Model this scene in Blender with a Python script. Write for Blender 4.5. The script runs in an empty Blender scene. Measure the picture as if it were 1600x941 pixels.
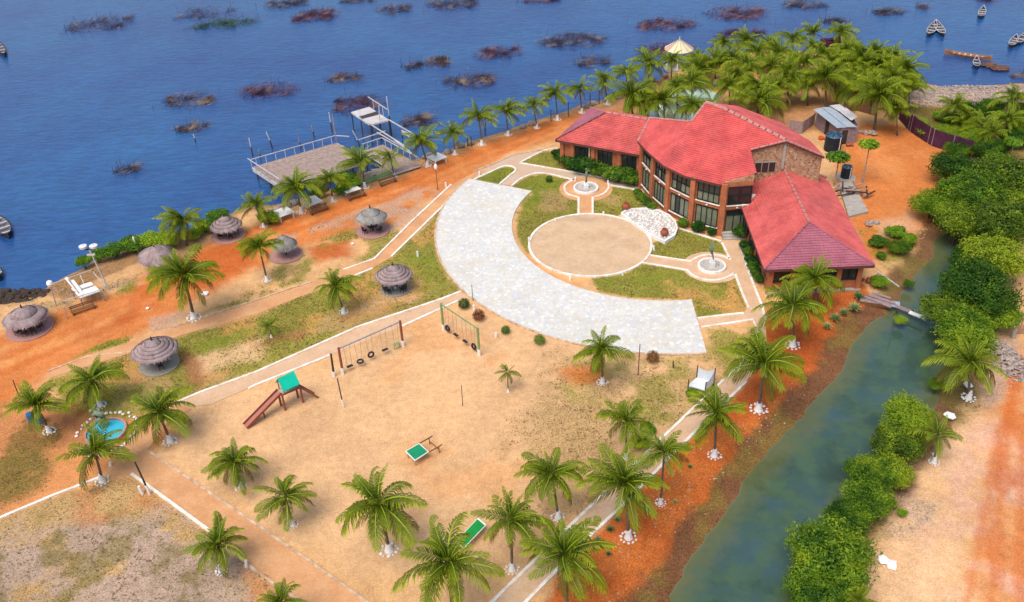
import bpy, math, random
import numpy as np
from mathutils import Vector, Matrix
R = random.Random(7)
NP = np.random.RandomState(11)
scene = bpy.context.scene
COL = scene.collection
PI = math.pi
# ------------------------------------------------------------------ camera
CAM_H = 53.0
F, TH, RO = 1430.0, math.radians(34.3), math.radians(-2.4)
cam_d = bpy.data.cameras.new('camera'); cam = bpy.data.objects.new('camera', cam_d); COL.objects.link(cam)
cam_d.sensor_width = 36; cam_d.lens = 36*F/1600; cam_d.clip_start = .5; cam_d.clip_end = 9000
r0 = Vector((1,0,0)); u0 = Vector((0,math.sin(TH),math.cos(TH))); fw = Vector((0,math.cos(TH),-math.sin(TH)))
cr, sr = math.cos(RO), math.sin(RO)
rt = r0*cr+u0*sr; up = u0*cr-r0*sr
cam.matrix_world = Matrix(((rt.x,up.x,-fw.x,0),(rt.y,up.y,-fw.y,0),(rt.z,up.z,-fw.z,CAM_H),(0,0,0,1)))
scene.camera = cam
# ------------------------------------------------------------------ light
SUN_EL, SUN_AZ = math.radians(62), math.radians(215)     # azimuth clockwise from +Y
world = bpy.data.worlds.new('World'); scene.world = world; world.use_nodes = True
wn = world.node_tree; bg = wn.nodes['Background']
sky = wn.nodes.new('ShaderNodeTexSky'); sky.sky_type = 'NISHITA'; sky.sun_disc = False
sky.sun_elevation = SUN_EL; sky.sun_rotation = SUN_AZ; sky.dust_density = 3.0; sky.air_density = 1.0; sky.ozone_density = 1.0
wn.links.new(sky.outputs[0], bg.inputs[0]); bg.inputs[1].default_value = 0.122
sl = bpy.data.lights.new('sun', 'SUN'); sl.energy = 1.75; sl.angle = math.radians(38); sl.color = (1,.93,.82)
so = bpy.data.objects.new('sun', sl); COL.objects.link(so)
sd = Vector((math.sin(SUN_AZ)*math.cos(SUN_EL), math.cos(SUN_AZ)*math.cos(SUN_EL), math.sin(SUN_EL)))
so.rotation_euler = sd.to_track_quat('Z','Y').to_euler(); so.location = sd*200
scene.view_settings.view_transform = 'Standard'; scene.view_settings.look = 'None'
scene.view_settings.exposure = 0.63; scene.view_settings.gamma = 1
# ------------------------------------------------------------------ surveying: a sighted point brought down onto a level z
def G(px, py, z=0.0):
    x, y = px-800, 470.5-py
    X, Y = cr*x-sr*y, sr*x+cr*y
    d = (X, F*math.cos(TH)+Y*math.sin(TH), -F*math.sin(TH)+Y*math.cos(TH))
    t = (CAM_H-z)/-d[2]
    return Vector((d[0]*t, d[1]*t, z))
def row(p):
    Y = p[1]*math.sin(TH)+(p[2]-CAM_H)*math.cos(TH); Z = p[1]*math.cos(TH)-(p[2]-CAM_H)*math.sin(TH)
    X, Y = F*p[0]/Z, F*Y/Z
    return 470.5-(-sr*X+cr*Y)
def hgt(base, py, z0=0.0):
    b = G(base[0], base[1], z0); lo, hi = 0, 25
    for _ in range(30):
        m = (lo+hi)/2
        if row((b.x,b.y,z0+m)) > py: lo = m
        else: hi = m
    return lo
def mpp(px, py, z=0): return (G(px+1,py,z)-G(px,py,z)).length
# ------------------------------------------------------------------ object helpers
def tag(o, label=None, cat=None, group=None, kind=None):
    if label: o['label'] = label
    if cat: o['category'] = cat
    if group: o['group'] = group
    if kind: o['kind'] = kind
    return o
def thing(name, label, cat, loc=(0,0,0), rz=0, group=None):
    o = bpy.data.objects.new(name, None); COL.objects.link(o); o.empty_display_size = .2
    o.location = loc; o.rotation_euler = (0,0,rz); tag(o, label, cat, group); return o
class MB:
    def __init__(s): s.v=[]; s.f=[]; s.uv=None
    def add(s, vs, fs):
        n=len(s.v); s.v += [tuple(v) for v in vs]; s.f += [tuple(i+n for i in f) for f in fs]; return s
    def box(s, c, d, rz=0, tilt=0):
        hx,hy,hz = d[0]/2,d[1]/2,d[2]/2; ca,sa=math.cos(rz),math.sin(rz); ct,st=math.cos(tilt),math.sin(tilt)
        vs=[]
        for x in(-hx,hx):
            for y in(-hy,hy):
                for z in(-hz,hz):
                    x2,z2=x*ct-z*st,x*st+z*ct
                    vs.append((c[0]+x2*ca-y*sa, c[1]+x2*sa+y*ca, c[2]+z2))
        return s.add(vs,[(0,1,3,2),(4,6,7,5),(0,4,5,1),(2,3,7,6),(0,2,6,4),(1,5,7,3)])
    def beam(s, p, q, w, h=None):
        h=h or w; p=Vector(p); q=Vector(q); d=(q-p)
        if d.length<1e-5: return s
        d.normalize(); a=d.cross(Vector((0,0,1)))
        if a.length<.05: a=Vector((1,0,0))
        a.normalize(); b=a.cross(d); vs=[]
        for o in (p,q):
            for i,j in ((-1,-1),(1,-1),(1,1),(-1,1)): vs.append(o+a*(i*w/2)+b*(j*h/2))
        return s.add(vs,[(0,1,2,3),(7,6,5,4),(0,4,5,1),(1,5,6,2),(2,6,7,3),(3,7,4,0)])
    def tube(s, pts, rad, n=8, cap=True):
        pts=[Vector(p) for p in pts]; k=len(pts)
        if not hasattr(rad,'__len__'): rad=[rad]*k
        vs=[]
        for i,p in enumerate(pts):
            d=(pts[min(i+1,k-1)]-pts[max(i-1,0)]); d.normalize()
            a=d.cross(Vector((0,0,1)))
            if a.length<.05: a=d.cross(Vector((0,1,0)))
            a.normalize(); b=a.cross(d)
            for j in range(n):
                t=2*PI*j/n; vs.append(p+a*(math.cos(t)*rad[i])+b*(math.sin(t)*rad[i]))
        fs=[(i*n+j,(i+1)*n+j,(i+1)*n+(j+1)%n,i*n+(j+1)%n) for i in range(k-1) for j in range(n)]
        if cap: fs += [tuple(range(n)), tuple(range(k*n-1,(k-1)*n-1,-1))]
        return s.add(vs,fs)
    def lathe(s, prof, n=20, c=(0,0,0)):
        vs=[]; k=len(prof)
        for r,z in prof:
            for j in range(n): t=2*PI*j/n; vs.append((c[0]+r*math.cos(t),c[1]+r*math.sin(t),c[2]+z))
        return s.add(vs,[(i*n+j,i*n+(j+1)%n,(i+1)*n+(j+1)%n,(i+1)*n+j) for i in range(k-1) for j in range(n)])
    def prism(s, poly, z0, z1):
        n=len(poly); ar=sum(poly[i][0]*poly[(i+1)%n][1]-poly[(i+1)%n][0]*poly[i][1] for i in range(n))
        if ar<0: poly=list(reversed(poly))
        vs=[(p[0],p[1],z0) for p in poly]+[(p[0],p[1],z1) for p in poly]
        return s.add(vs,[tuple(range(n-1,-1,-1)),tuple(range(n,2*n))]+[(i,(i+1)%n,n+(i+1)%n,n+i) for i in range(n)])
    def rock(s, c, r, sq=.6, rr=R):
        t=(1+5**.5)/2; base=[(-1,t,0),(1,t,0),(-1,-t,0),(1,-t,0),(0,-1,t),(0,1,t),(0,-1,-t),(0,1,-t),(t,0,-1),(t,0,1),(-t,0,-1),(-t,0,1)]
        fs=[(0,11,5),(0,5,1),(0,1,7),(0,7,10),(0,10,11),(1,5,9),(5,11,4),(11,10,2),(10,7,6),(7,1,8),(3,9,4),(3,4,2),(3,2,6),(3,6,8),(3,8,9),(4,9,5),(2,4,11),(6,2,10),(8,6,7),(9,8,1)]
        a=rr.random()*6.3; ca,sa=math.cos(a),math.sin(a); ex=rr.uniform(.75,1.3); vs=[]
        for x,y,z in base:
            k=r/1.9*rr.uniform(.8,1.15); x*=ex; vs.append((c[0]+(x*ca-y*sa)*k,c[1]+(x*sa+y*ca)*k,c[2]+z*k*sq))
        return s.add(vs,fs)
    def mesh(s, name, m, org=(0,0,0), smooth=False):
        me=bpy.data.meshes.new(name); o=Vector(org)
        me.from_pydata([(v[0]-o[0],v[1]-o[1],v[2]-o[2]) for v in s.v],[],s.f); me.materials.append(m)
        if smooth: me.shade_smooth()
        return me
    def build(s, name, m, parent=None, smooth=False):
        """geometry is given in the parent's frame when parent is rotated, in world axes about the parent's place otherwise"""
        org=(0,0,0)
        if parent is None:
            n=len(s.v); xs=sum(v[0] for v in s.v)/n; ys=sum(v[1] for v in s.v)/n; org=(xs,ys,min(v[2] for v in s.v))
        o=bpy.data.objects.new(name, s.mesh(name,m,org,smooth)); COL.objects.link(o)
        if parent is not None: o.parent=parent
        else: o.location=org
        return o
def link_mesh(name, me, parent, loc=(0,0,0), rot=(0,0,0), sc=(1,1,1)):
    o=bpy.data.objects.new(name, me); COL.objects.link(o)
    if parent: o.parent=parent
    o.location=loc; o.rotation_euler=rot; o.scale=sc; return o
def copy_tree(o, parent=None):
    c=o.copy(); COL.objects.link(c); c.parent=parent
    for ch in list(o.children): copy_tree(ch,c)
    return c
def clone(o, loc, rz=None, label=None, sc=None):
    c=copy_tree(o); c.location=loc
    if rz is not None: c.rotation_euler=(0,0,rz)
    if label: c['label']=label
    if sc: c.scale=(sc,sc,sc)
    return c
# ------------------------------------------------------------------ materials
def nt(name, rough=.8, spec=.3):
    m=bpy.data.materials.new(name); m.use_nodes=True; b=m.node_tree.nodes['Principled BSDF']
    b.inputs['Roughness'].default_value=rough; b.inputs['Specular IOR Level'].default_value=spec
    return m,m.node_tree,b
def N(t, typ, **k):
    n=t.nodes.new(typ)
    for a,v in k.items(): setattr(n,a,v)
    return n
def noise(t, vec, scale, detail=4, rough=.6, dist=0):
    n=N(t,'ShaderNodeTexNoise'); n.inputs['Scale'].default_value=scale; n.inputs['Detail'].default_value=detail
    n.inputs['Roughness'].default_value=rough; n.inputs['Distortion'].default_value=dist; t.links.new(vec,n.inputs['Vector']); return n.outputs['Fac']
def ramp(t, fac, stops):
    n=N(t,'ShaderNodeValToRGB'); e=n.color_ramp.elements
    while len(e)<len(stops): e.new(.5)
    for i,(p,c) in enumerate(stops): e[i].position=p; e[i].color=(*c,1) if len(c)==3 else c
    t.links.new(fac,n.inputs[0]); return n.outputs[0]
def mix(t, fac, a, b, mode='MIX'):
    n=N(t,'ShaderNodeMix',data_type='RGBA',blend_type=mode)
    for i,v in ((0,fac),(6,a),(7,b)):
        if isinstance(v,(int,float)): n.inputs[i].default_value=v
        elif isinstance(v,tuple): n.inputs[i].default_value=(*v,1)
        else: t.links.new(v,n.inputs[i])
    return n.outputs[2]
def math_n(t, op, a, b=None):
    n=N(t,'ShaderNodeMath',operation=op)
    for i,v in ((0,a),(1,b)):
        if v is None: continue
        if isinstance(v,(int,float)): n.inputs[i].default_value=v
        else: t.links.new(v,n.inputs[i])
    return n.outputs[0]
def bump(t, b, h, strength=.4, dist=.05):
    n=N(t,'ShaderNodeBump'); n.inputs['Strength'].default_value=strength; n.inputs['Distance'].default_value=dist
    t.links.new(h,n.inputs['Height']); t.links.new(n.outputs[0],b.inputs['Normal'])
def geo(t): return N(t,'ShaderNodeNewGeometry').outputs['Position']
def objc(t): return N(t,'ShaderNodeTexCoord').outputs['Object']
def simple(name, col, rough=.7, var=.25, scale=4, spec=.3, col2=None, bmp=.2, world_space=True, metal=0):
    m,t,b=nt(name,rough,spec); v=geo(t) if world_space else objc(t)
    c2=col2 or tuple(c*(1-var) for c in col)
    f=noise(t,v,scale,5,.65); c=ramp(t,f,[(.32,c2),(.66,col)])
    f2=noise(t,v,scale*9,3,.6); c=mix(t,.35,c,ramp(t,f2,[(.3,(.35,.35,.35)),(.7,(.65,.65,.65))]),'OVERLAY')
    t.links.new(c,b.inputs['Base Color']); b.inputs['Metallic'].default_value=metal
    if bmp: bump(t,b,f2,bmp,.03)
    return m
def leaf_mat(name, dark, mid, light, tip=None, scale=.7):
    m,t,b=nt(name,.55,.25); 
    oi=N(t,'ShaderNodeObjectInfo').outputs['Random']
    f=noise(t,geo(t),scale,3,.6); f=math_n(t,'ADD',f,math_n(t,'MULTIPLY',math_n(t,'SUBTRACT',oi,.5),.38))
    c=ramp(t,f,[(.33,dark),(.5,mid),(.68,light)])
    f2=noise(t,geo(t),7,2,.6); c=mix(t,.5,c,ramp(t,f2,[(.3,(.3,.3,.3)),(.7,(.72,.72,.72))]),'OVERLAY')
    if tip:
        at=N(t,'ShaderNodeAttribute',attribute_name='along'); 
        c=mix(t,ramp(t,at.outputs['Fac'],[(.10,(0,0,0)),(.66,(.9,.9,.9))]),mix(t,.72,c,tuple(x*.32 for x in dark)),tip)  # stem end darkened, painting the shade inside the crown into the leaf colour
    t.links.new(c,b.inputs['Base Color'])
    tr=N(t,'ShaderNodeBsdfTranslucent'); t.links.new(c,tr.inputs[0]); ms=N(t,'ShaderNodeMixShader'); ms.inputs[0].default_value=.36
    out=t.nodes['Material Output']; t.links.new(b.outputs[0],ms.inputs[1]); t.links.new(tr.outputs[0],ms.inputs[2]); t.links.new(ms.outputs[0],out.inputs[0])
    return m
M={}
M['white']=simple('white_paint',(.84,.83,.80),.6,.18,2.5)
M['kerb']=simple('kerb_paint',(.86,.84,.78),.7,.22,1.2,col2=(.60,.50,.38))
M['kerb_worn']=simple('worn_kerb',(.66,.52,.38),.8,.3,1.5,col2=(.40,.22,.12))
M['trunk']=simple('palm_bark',(.20,.145,.10),.9,.5,6,bmp=.5)
M['darkwood']=simple('dark_wood',(.07,.045,.035),.8,.4,5)
M['brownwood']=simple('brown_wood',(.24,.12,.06),.8,.4,5)
M['redwood']=simple('red_brown_paint',(.30,.085,.05),.6,.3,4)
M['greywood']=simple('weathered_planks',(.40,.30,.25),.85,.35,2.2,col2=(.23,.165,.145))
M['paleboard']=simple('pale_boards',(.58,.55,.54),.8,.25,1.5,col2=(.45,.42,.42))
M['postwood']=simple('old_post',(.09,.08,.085),.9,.5,3)
M['blackmetal']=simple('black_metal',(.02,.022,.028),.45,.3,6)
M['greymetal']=simple('grey_metal',(.42,.42,.40),.5,.3,5,metal=.3)
M['rubber']=simple('black_rubber',(.03,.025,.035),.6,.4,8)
M['tablegreen']=simple('green_table',(.01,.26,.11),.55,.2,2)
M['tablegreen2']=simple('bright_green_table',(.01,.30,.05),.5,.25,2)
M['greenpaint']=simple('green_paint',(.25,.36,.14),.6,.3,3)
M['teal']=simple('turquoise_sheet',(.0,.50,.33),.5,.15,2)
M['concrete']=simple('concrete',(.42,.38,.33),.9,.3,1.8)
M['pinkpave']=simple('pink_paving',(.46,.24,.21),.85,.3,2.5,col2=(.34,.19,.16))
M['greypave']=simple('grey_paving',(.38,.34,.29),.85,.3,2.5,col2=(.27,.25,.20))
M['clay']=simple('clay_pot',(.36,.09,.045),.6,.3,6)
M['stone']=simple('pale_stone',(.55,.50,.45),.85,.35,3)
M['rock']=simple('shore_rock',(.34,.28,.23),.9,.45,2)
M['whitestone']=simple('white_stone',(.80,.78,.74),.8,.2,5)
M['darkglass']=simple('window_glass',(.025,.03,.028),.12,.3,1,spec=.6,bmp=0)
M['paleglass']=simple('curtain_reflection_glass',(.20,.22,.15),.18,.35,1.2,spec=.6,bmp=0)  # pale tone stands for curtains and reflections painted into the panes
M['tin']=simple('tin_sheet',(.26,.34,.42),.4,.35,1.3,col2=(.40,.42,.44))
M['tinpale']=simple('pale_tin_sheet',(.60,.58,.58),.5,.3,1.5)
M['shackwood']=simple('mauve_boards',(.34,.25,.25),.85,.4,3)
M['tank']=simple('black_tank',(.012,.02,.032),.42,.3,2)
M['tanktop']=simple('blue_black_tank_lid',(.05,.11,.18),.4,.3,2)
M['fence']=simple('purple_fence',(.09,.02,.06),.7,.4,1.5,col2=(.035,.012,.03))
M['mud']=simple('dark_mud',(.06,.04,.03),.9,.3,3)
M['bark']=simple('mangrove_bark',(.11,.08,.055),.9,.4,5)
M['cloth']=simple('white_cloth',(.66,.70,.74),.8,.15,2)
M['pool']=simple('painted_pool',(.05,.46,.62),.25,.15,1.5,bmp=0)
M['paleteal']=simple('pale_teal_floor',(.52,.66,.63),.5,.2,.6,col2=(.38,.58,.55))
M['bronze']=simple('verdigris_statue',(.20,.26,.17),.5,.4,6)
M['cream']=simple('cream_panel',(.72,.62,.38),.7,.15,2)
M['pinkpanel']=simple('pink_panel',(.66,.36,.30),.7,.15,2)
M['orange']=simple('orange_plastic',(.62,.12,.02),.5,.2,2)
M['blue']=simple('blue_plastic',(.02,.16,.34),.4,.2,2)
M['boat']=simple('weathered_boat',(.55,.53,.55),.75,.3,2)
M['darkboat']=simple('dark_boat_hull',(.035,.03,.035),.7,.4,2); M['boatin']=simple('boat_inside',(.16,.15,.17),.8,.4,2)
M['boatwood']=simple('orange_boat_wood',(.36,.17,.08),.75,.35,1.2)
M['reed']=simple('brown_reeds',(.17,.09,.06),.95,.4,2)
M['dead']=simple('dead_frond',(.20,.10,.05),.9,.4,3)
M['debris']=simple('debris',(.48,.40,.35),.85,.5,3.5,col2=(.14,.09,.075))
# crowns
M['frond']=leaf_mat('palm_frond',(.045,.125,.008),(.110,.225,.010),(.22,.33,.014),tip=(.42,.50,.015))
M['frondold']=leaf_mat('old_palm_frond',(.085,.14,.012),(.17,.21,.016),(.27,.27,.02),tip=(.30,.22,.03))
M['leaf']=leaf_mat('mangrove_leaf',(.032,.095,.006),(.115,.225,.010),(.27,.38,.018),scale=.8)
M['leaflight']=leaf_mat('light_leaf',(.08,.19,.012),(.18,.34,.014),(.32,.46,.025),scale=.9)
M['hedge']=leaf_mat('hedge_leaf',(.02,.08,.010),(.065,.17,.012),(.20,.31,.02),scale=1.6)
M['redbush']=leaf_mat('red_bush_leaf',(.12,.03,.02),(.22,.06,.03),(.26,.13,.04),scale=1.6)
M['agave']=leaf_mat('agave_leaf',(.14,.24,.08),(.25,.38,.14),(.40,.50,.22),scale=2)
def twig_mat(name,c1,c2,c3):
    m,t,b=nt(name,.95,.1); f=noise(t,geo(t),.45,4,.7); c=ramp(t,f,[(.36,c1),(.5,c2),(.64,c3)])
    f2=noise(t,geo(t),6,2,.6); c=mix(t,.7,c,ramp(t,f2,[(.35,(.25,.25,.25)),(.7,(.8,.8,.8))]),'OVERLAY')
    t.links.new(c,b.inputs['Base Color']); return m
M['twig']=twig_mat('brush_twigs',(.022,.024,.035),(.06,.045,.065),(.24,.21,.22))
M['twigred']=twig_mat('red_brush_twigs',(.022,.020,.035),(.085,.040,.070),(.26,.17,.18))
M['twigbrown']=twig_mat('brown_brush_twigs',(.022,.020,.03),(.085,.055,.055),(.34,.26,.20))
M['twiggreen']=twig_mat('green_brush_twigs',(.02,.045,.04),(.04,.09,.07),(.13,.16,.13))
M['leafolive']=leaf_mat('olive_mangrove_leaf',(.06,.115,.008),(.17,.26,.014),(.32,.40,.02),scale=.8)
# walls, roofs
def brick_mat(name, c1, c2, mortar, sc=1.0, bw=.42, bh=.16):
    m,t,b=nt(name,.85,.2); tc=N(t,'ShaderNodeUVMap').outputs[0]
    br=N(t,'ShaderNodeTexBrick'); br.inputs['Scale'].default_value=sc; br.inputs['Brick Width'].default_value=bw; br.inputs['Row Height'].default_value=bh
    br.inputs['Mortar Size'].default_value=.018; br.inputs['Color1'].default_value=(*c1,1); br.inputs['Color2'].default_value=(*c2,1); br.inputs['Mortar'].default_value=(*mortar,1)
    t.links.new(tc,br.inputs['Vector']); f=noise(t,geo(t),.9,5,.65)
    c=mix(t,.55,br.outputs['Color'],ramp(t,f,[(.3,(.32,.32,.32)),(.7,(.66,.66,.66))]),'OVERLAY')
    t.links.new(c,b.inputs['Base Color']); bump(t,b,math_n(t,'SUBTRACT',1,br.outputs['Fac']),.5,.03); return m
M['brick']=brick_mat('orange_brick',(.46,.135,.05),(.38,.10,.04),(.40,.20,.11))
def stone_mat(name, cols, joint, scale, jw=.06):
    m,t,b=nt(name,.85,.25); tc=N(t,'ShaderNodeUVMap').outputs[0]
    v=N(t,'ShaderNodeTexVoronoi'); v.inputs['Scale'].default_value=scale; t.links.new(tc,v.inputs['Vector'])
    e=N(t,'ShaderNodeTexVoronoi',feature='DISTANCE_TO_EDGE'); e.inputs['Scale'].default_value=scale; t.links.new(tc,e.inputs['Vector'])
    sp=N(t,'ShaderNodeSeparateColor'); t.links.new(v.outputs['Color'],sp.inputs[0])
    c=ramp(t,sp.outputs[0],[(i/(len(cols)-1),k) for i,k in enumerate(cols)])
    f=noise(t,geo(t),.35,5,.6); c=mix(t,.4,c,ramp(t,f,[(.3,(.38,.38,.40)),(.7,(.6,.6,.58))]),'OVERLAY')
    k=N(t,'ShaderNodeMapRange'); k.inputs[1].default_value=0; k.inputs[2].default_value=jw; t.links.new(e.outputs['Distance'],k.inputs[0])
    c=mix(t,k.outputs[0],joint,c)
    if name.startswith('white'):
        g=noise(t,geo(t),.16,6,.7); c=mix(t,ramp(t,g,[(.48,(0,0,0)),(.72,(.42,.42,.42))]),c,(.60,.50,.34)); g2=noise(t,geo(t),.5,6,.75); c=mix(t,ramp(t,g2,[(.52,(0,0,0)),(.74,(.45,.45,.45))]),c,(.40,.38,.33))
    t.links.new(c,b.inputs['Base Color']); bump(t,b,k.outputs[0],.4,.04); return m
M['stonewall']=stone_mat('rubble_stone_wall',[(.52,.30,.15),(.30,.13,.06),(.50,.34,.20),(.22,.10,.06),(.58,.42,.26)],(.46,.32,.22),4.6,.07)
M['paving']=stone_mat('white_crazy_paving',[(.66,.64,.57),(.54,.555,.58),(.64,.63,.59),(.59,.55,.46),(.73,.73,.72)],(.48,.46,.42),3.0,.045)
def roof_mat(name, col, col2, uline=1.0):
    m,t,b=nt(name,.75,.25); uv=N(t,'ShaderNodeUVMap').outputs[0]; sx=N(t,'ShaderNodeSeparateXYZ'); t.links.new(uv,sx.inputs[0])
    s=math_n(t,'ABSOLUTE',math_n(t,'SINE',math_n(t,'MULTIPLY',sx.outputs[0],PI/.34)))
    fr=math_n(t,'FRACT',math_n(t,'DIVIDE',sx.outputs[1],.30))
    line=N(t,'ShaderNodeMapRange'); line.inputs[1].default_value=.72; line.inputs[2].default_value=1.0; t.links.new(fr,line.inputs[0])
    f=noise(t,geo(t),.55,5,.65); c=ramp(t,f,[(.33,col2),(.62,col)])
    f9=noise(t,geo(t),.22,4,.7); c=mix(t,ramp(t,f9,[(.5,(0,0,0)),(.7,(.5,.5,.5))]),c,tuple(x*.55+.03 for x in col2)); f2=noise(t,geo(t),2.6,5,.75); c=mix(t,.45,c,ramp(t,f2,[(.3,(.32,.32,.32)),(.7,(.66,.66,.66))]),'OVERLAY')
    gr=N(t,'ShaderNodeMapRange'); gr.inputs[1].default_value=0; gr.inputs[2].default_value=.35; gr.inputs[3].default_value=1-.35*uline; gr.inputs[4].default_value=1; t.links.new(s,gr.inputs[0])
    c=mix(t,1.0,c,gr.outputs[0],'MULTIPLY')
    cell=N(t,'ShaderNodeTexWhiteNoise',noise_dimensions='2D'); fl=N(t,'ShaderNodeVectorMath',operation='FLOOR'); sc=N(t,'ShaderNodeVectorMath',operation='DIVIDE'); sc.inputs[1].default_value=(.34,.30,1)
    t.links.new(uv,sc.inputs[0]); t.links.new(sc.outputs[0],fl.inputs[0]); t.links.new(fl.outputs[0],cell.inputs['Vector'])
    c=mix(t,.16,c,ramp(t,cell.outputs['Value'],[(0,(.36,.36,.36)),(1,(.62,.62,.62))]),'OVERLAY')
    t.links.new(c,b.inputs['Base Color']); bump(t,b,s,.35,.05); return m
M['roof']=roof_mat('red_roof_tile',(.65,.115,.105),(.50,.072,.07),.4)
M['roofwing']=roof_mat('red_roof_tile_wing',(.64,.13,.115),(.46,.08,.075),1.0)
M['roofmauve']=roof_mat('mauve_roof_tile',(.40,.13,.17),(.31,.09,.125),.5)
M['ridge']=simple('ridge_cap',(.52,.27,.24),.8,.35,3,col2=(.38,.12,.10))
M['soffit']=simple('soffit',(.13,.05,.04),.8,.3,3)
def thatch_mat(name,c1,c2):
    m,t,b=nt(name,.95,.1); f=noise(t,objc(t),1.3,5,.7); c=ramp(t,f,[(.33,c2),(.66,c1)])
    sx=N(t,'ShaderNodeSeparateXYZ'); t.links.new(objc(t),sx.inputs[0]); a=math_n(t,'ARCTAN2',sx.outputs[1],sx.outputs[0])
    cx=N(t,'ShaderNodeCombineXYZ'); t.links.new(math_n(t,'MULTIPLY',a,18),cx.inputs[0]); t.links.new(sx.outputs[2],cx.inputs[1])
    f2=noise(t,cx.outputs[0],1.6,3,.7); c=mix(t,.75,c,ramp(t,f2,[(.3,(.28,.28,.28)),(.7,(.7,.7,.7))]),'OVERLAY')
    t.links.new(c,b.inputs['Base Color']); bump(t,b,f2,.6,.05); return m
M['thatch']=thatch_mat('mauve_thatch',(.38,.29,.285),(.22,.165,.165))
M['thatchgrey']=thatch_mat('grey_thatch',(.33,.32,.29),(.20,.18,.17))
# ------------------------------------------------------------------ ground: one height-field sheet with a painted earth map
def sdist(X, Y, poly):
    """signed distance, positive inside"""
    d=np.full(X.shape,1e9); inside=np.zeros(X.shape,bool); n=len(poly)
    for i in range(n):
        ax,ay=poly[i][0],poly[i][1]; bx,by=poly[(i+1)%n][0],poly[(i+1)%n][1]; ex,ey=bx-ax,by-ay; L=ex*ex+ey*ey+1e-12
        t=np.clip(((X-ax)*ex+(Y-ay)*ey)/L,0,1); d=np.minimum(d,(X-ax-t*ex)**2+(Y-ay-t*ey)**2)
        c=(ay>Y)!=(by>Y); xi=ax+(Y-ay)/(by-ay+1e-12)*ex; inside^=c&(X<xi)
    d=np.sqrt(d); return np.where(inside,d,-d)
def vnoise(X, Y, s, seed):
    g=np.random.RandomState(seed).rand(256,256); x=X/s; y=Y/s; i=np.floor(x).astype(int); j=np.floor(y).astype(int); u=x-i; v=y-j
    u=u*u*(3-2*u); v=v*v*(3-2*v); a=g[i%256,j%256]; b=g[(i+1)%256,j%256]; c=g[i%256,(j+1)%256]; d=g[(i+1)%256,(j+1)%256]
    return (a*(1-u)+b*u)*(1-v)+(c*(1-u)+d*u)*v
def fbm(X, Y, s, seed, o=4):
    r=0; k=1; w=0
    for i in range(o): r=r+vnoise(X,Y,s/2**i,seed+i)*k; w+=k; k*=.55
    return r/w
WZ=-.5
def GP(pts, z=0): return [tuple(G(x,y,z))[:2] for x,y in pts]
shore=[(-160,505),(-60,482),(0,470),(40,464),(75,455),(100,440),(125,424),(150,406),(200,388),(250,374),(300,357),(345,338),(385,326),(425,322),(470,310),(520,296),(560,284),(605,268),(650,250),(700,236),(750,218),(800,203),(850,184),(900,168),(930,161),(960,150),(1000,134),(1035,122),(1062,104),(1100,93),(1140,84),(1180,80),(1230,80),(1280,78),(1320,80),(1370,96),(1410,112),(1440,128),(1480,137),(1530,138),(1600,131),(1700,118)]
lakeP=GP(shore,WZ); lakeP=[(-600,30)]+[(-150,55)]+lakeP+[(160,160),(700,220),(700,2500),(-700,2500)]
canal=[(960,1050),(1015,965),(1042,925),(1068,884),(1104,832),(1150,764),(1200,708),(1250,652),(1292,602),(1312,570),(1330,532),(1350,508),(1378,492),(1402,474),(1410,455),(1430,435),(1450,402),(1455,378),(1475,362),(1510,366),(1530,400),(1525,440),(1500,500),(1498,560),(1478,612),(1448,655),(1410,702),(1360,765),(1325,830),(1290,900),(1260,960),(1220,1060)]
canalP=GP(canal,WZ)
def axis(segs):
    out=[]
    for a,b,n in segs: out+=list(np.linspace(a,b,n,endpoint=False))
    return np.array(out+[segs[-1][1]])
gx=axis([(-3000,-300,8),(-300,-90,14),(-90,-62,28),(-62,66,600),(66,100,50),(100,300,20),(300,3000,8)])
gy=axis([(-500,10,8),(10,38,20),(38,85,230),(85,125,140),(125,175,80),(175,300,20),(300,3000,10)])
X,Y=np.meshgrid(gx,gy,indexing='ij')
wob=(fbm(X,Y,5,3)-.5)*2.2+(fbm(X,Y,1.2,8)-.5)*.7
sl_=sdist(X,Y,lakeP)+wob*.9; sc_=sdist(X,Y,canalP)+wob*.6
dl=-sl_; dc=-sc_                 # distance inland
def sst(x,a,b):
    t=np.clip((x-a)/(b-a),0,1); return t*t*(3-2*t)
Z=np.minimum(-1.6+1.14*sst(dl,-5,.2)+.46*sst(dl,0,2.2), -1.5+1.07*sst(dc,-3.5,.35)+.43*sst(dc,.1,3.8))
Z=np.where(Z>-1e-3,0,Z)
C={'sand':(.60,.355,.175),'sandpale':(.64,.41,.235),'sandor':(.60,.285,.115),'later':(.52,.165,.05),'laterred':(.43,.105,.032),'grass':(.235,.215,.045),'grassgreen':(.16,.20,.024),
   'dry':(.38,.25,.115),'grey':(.37,.27,.21),'mud':(.135,.070,.036),'olive':(.16,.125,.035),'brown':(.30,.13,.06),'pebble':(.45,.30,.21),'deep':(.05,.06,.05)}
C={k:np.array(v) for k,v in C.items()}
col=np.zeros(X.shape+(3,)); col[:]=C['sand']; spk=np.full(X.shape,.22)
TUFT=np.zeros(X.shape); STN=np.zeros(X.shape)
zseed=[100]
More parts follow.
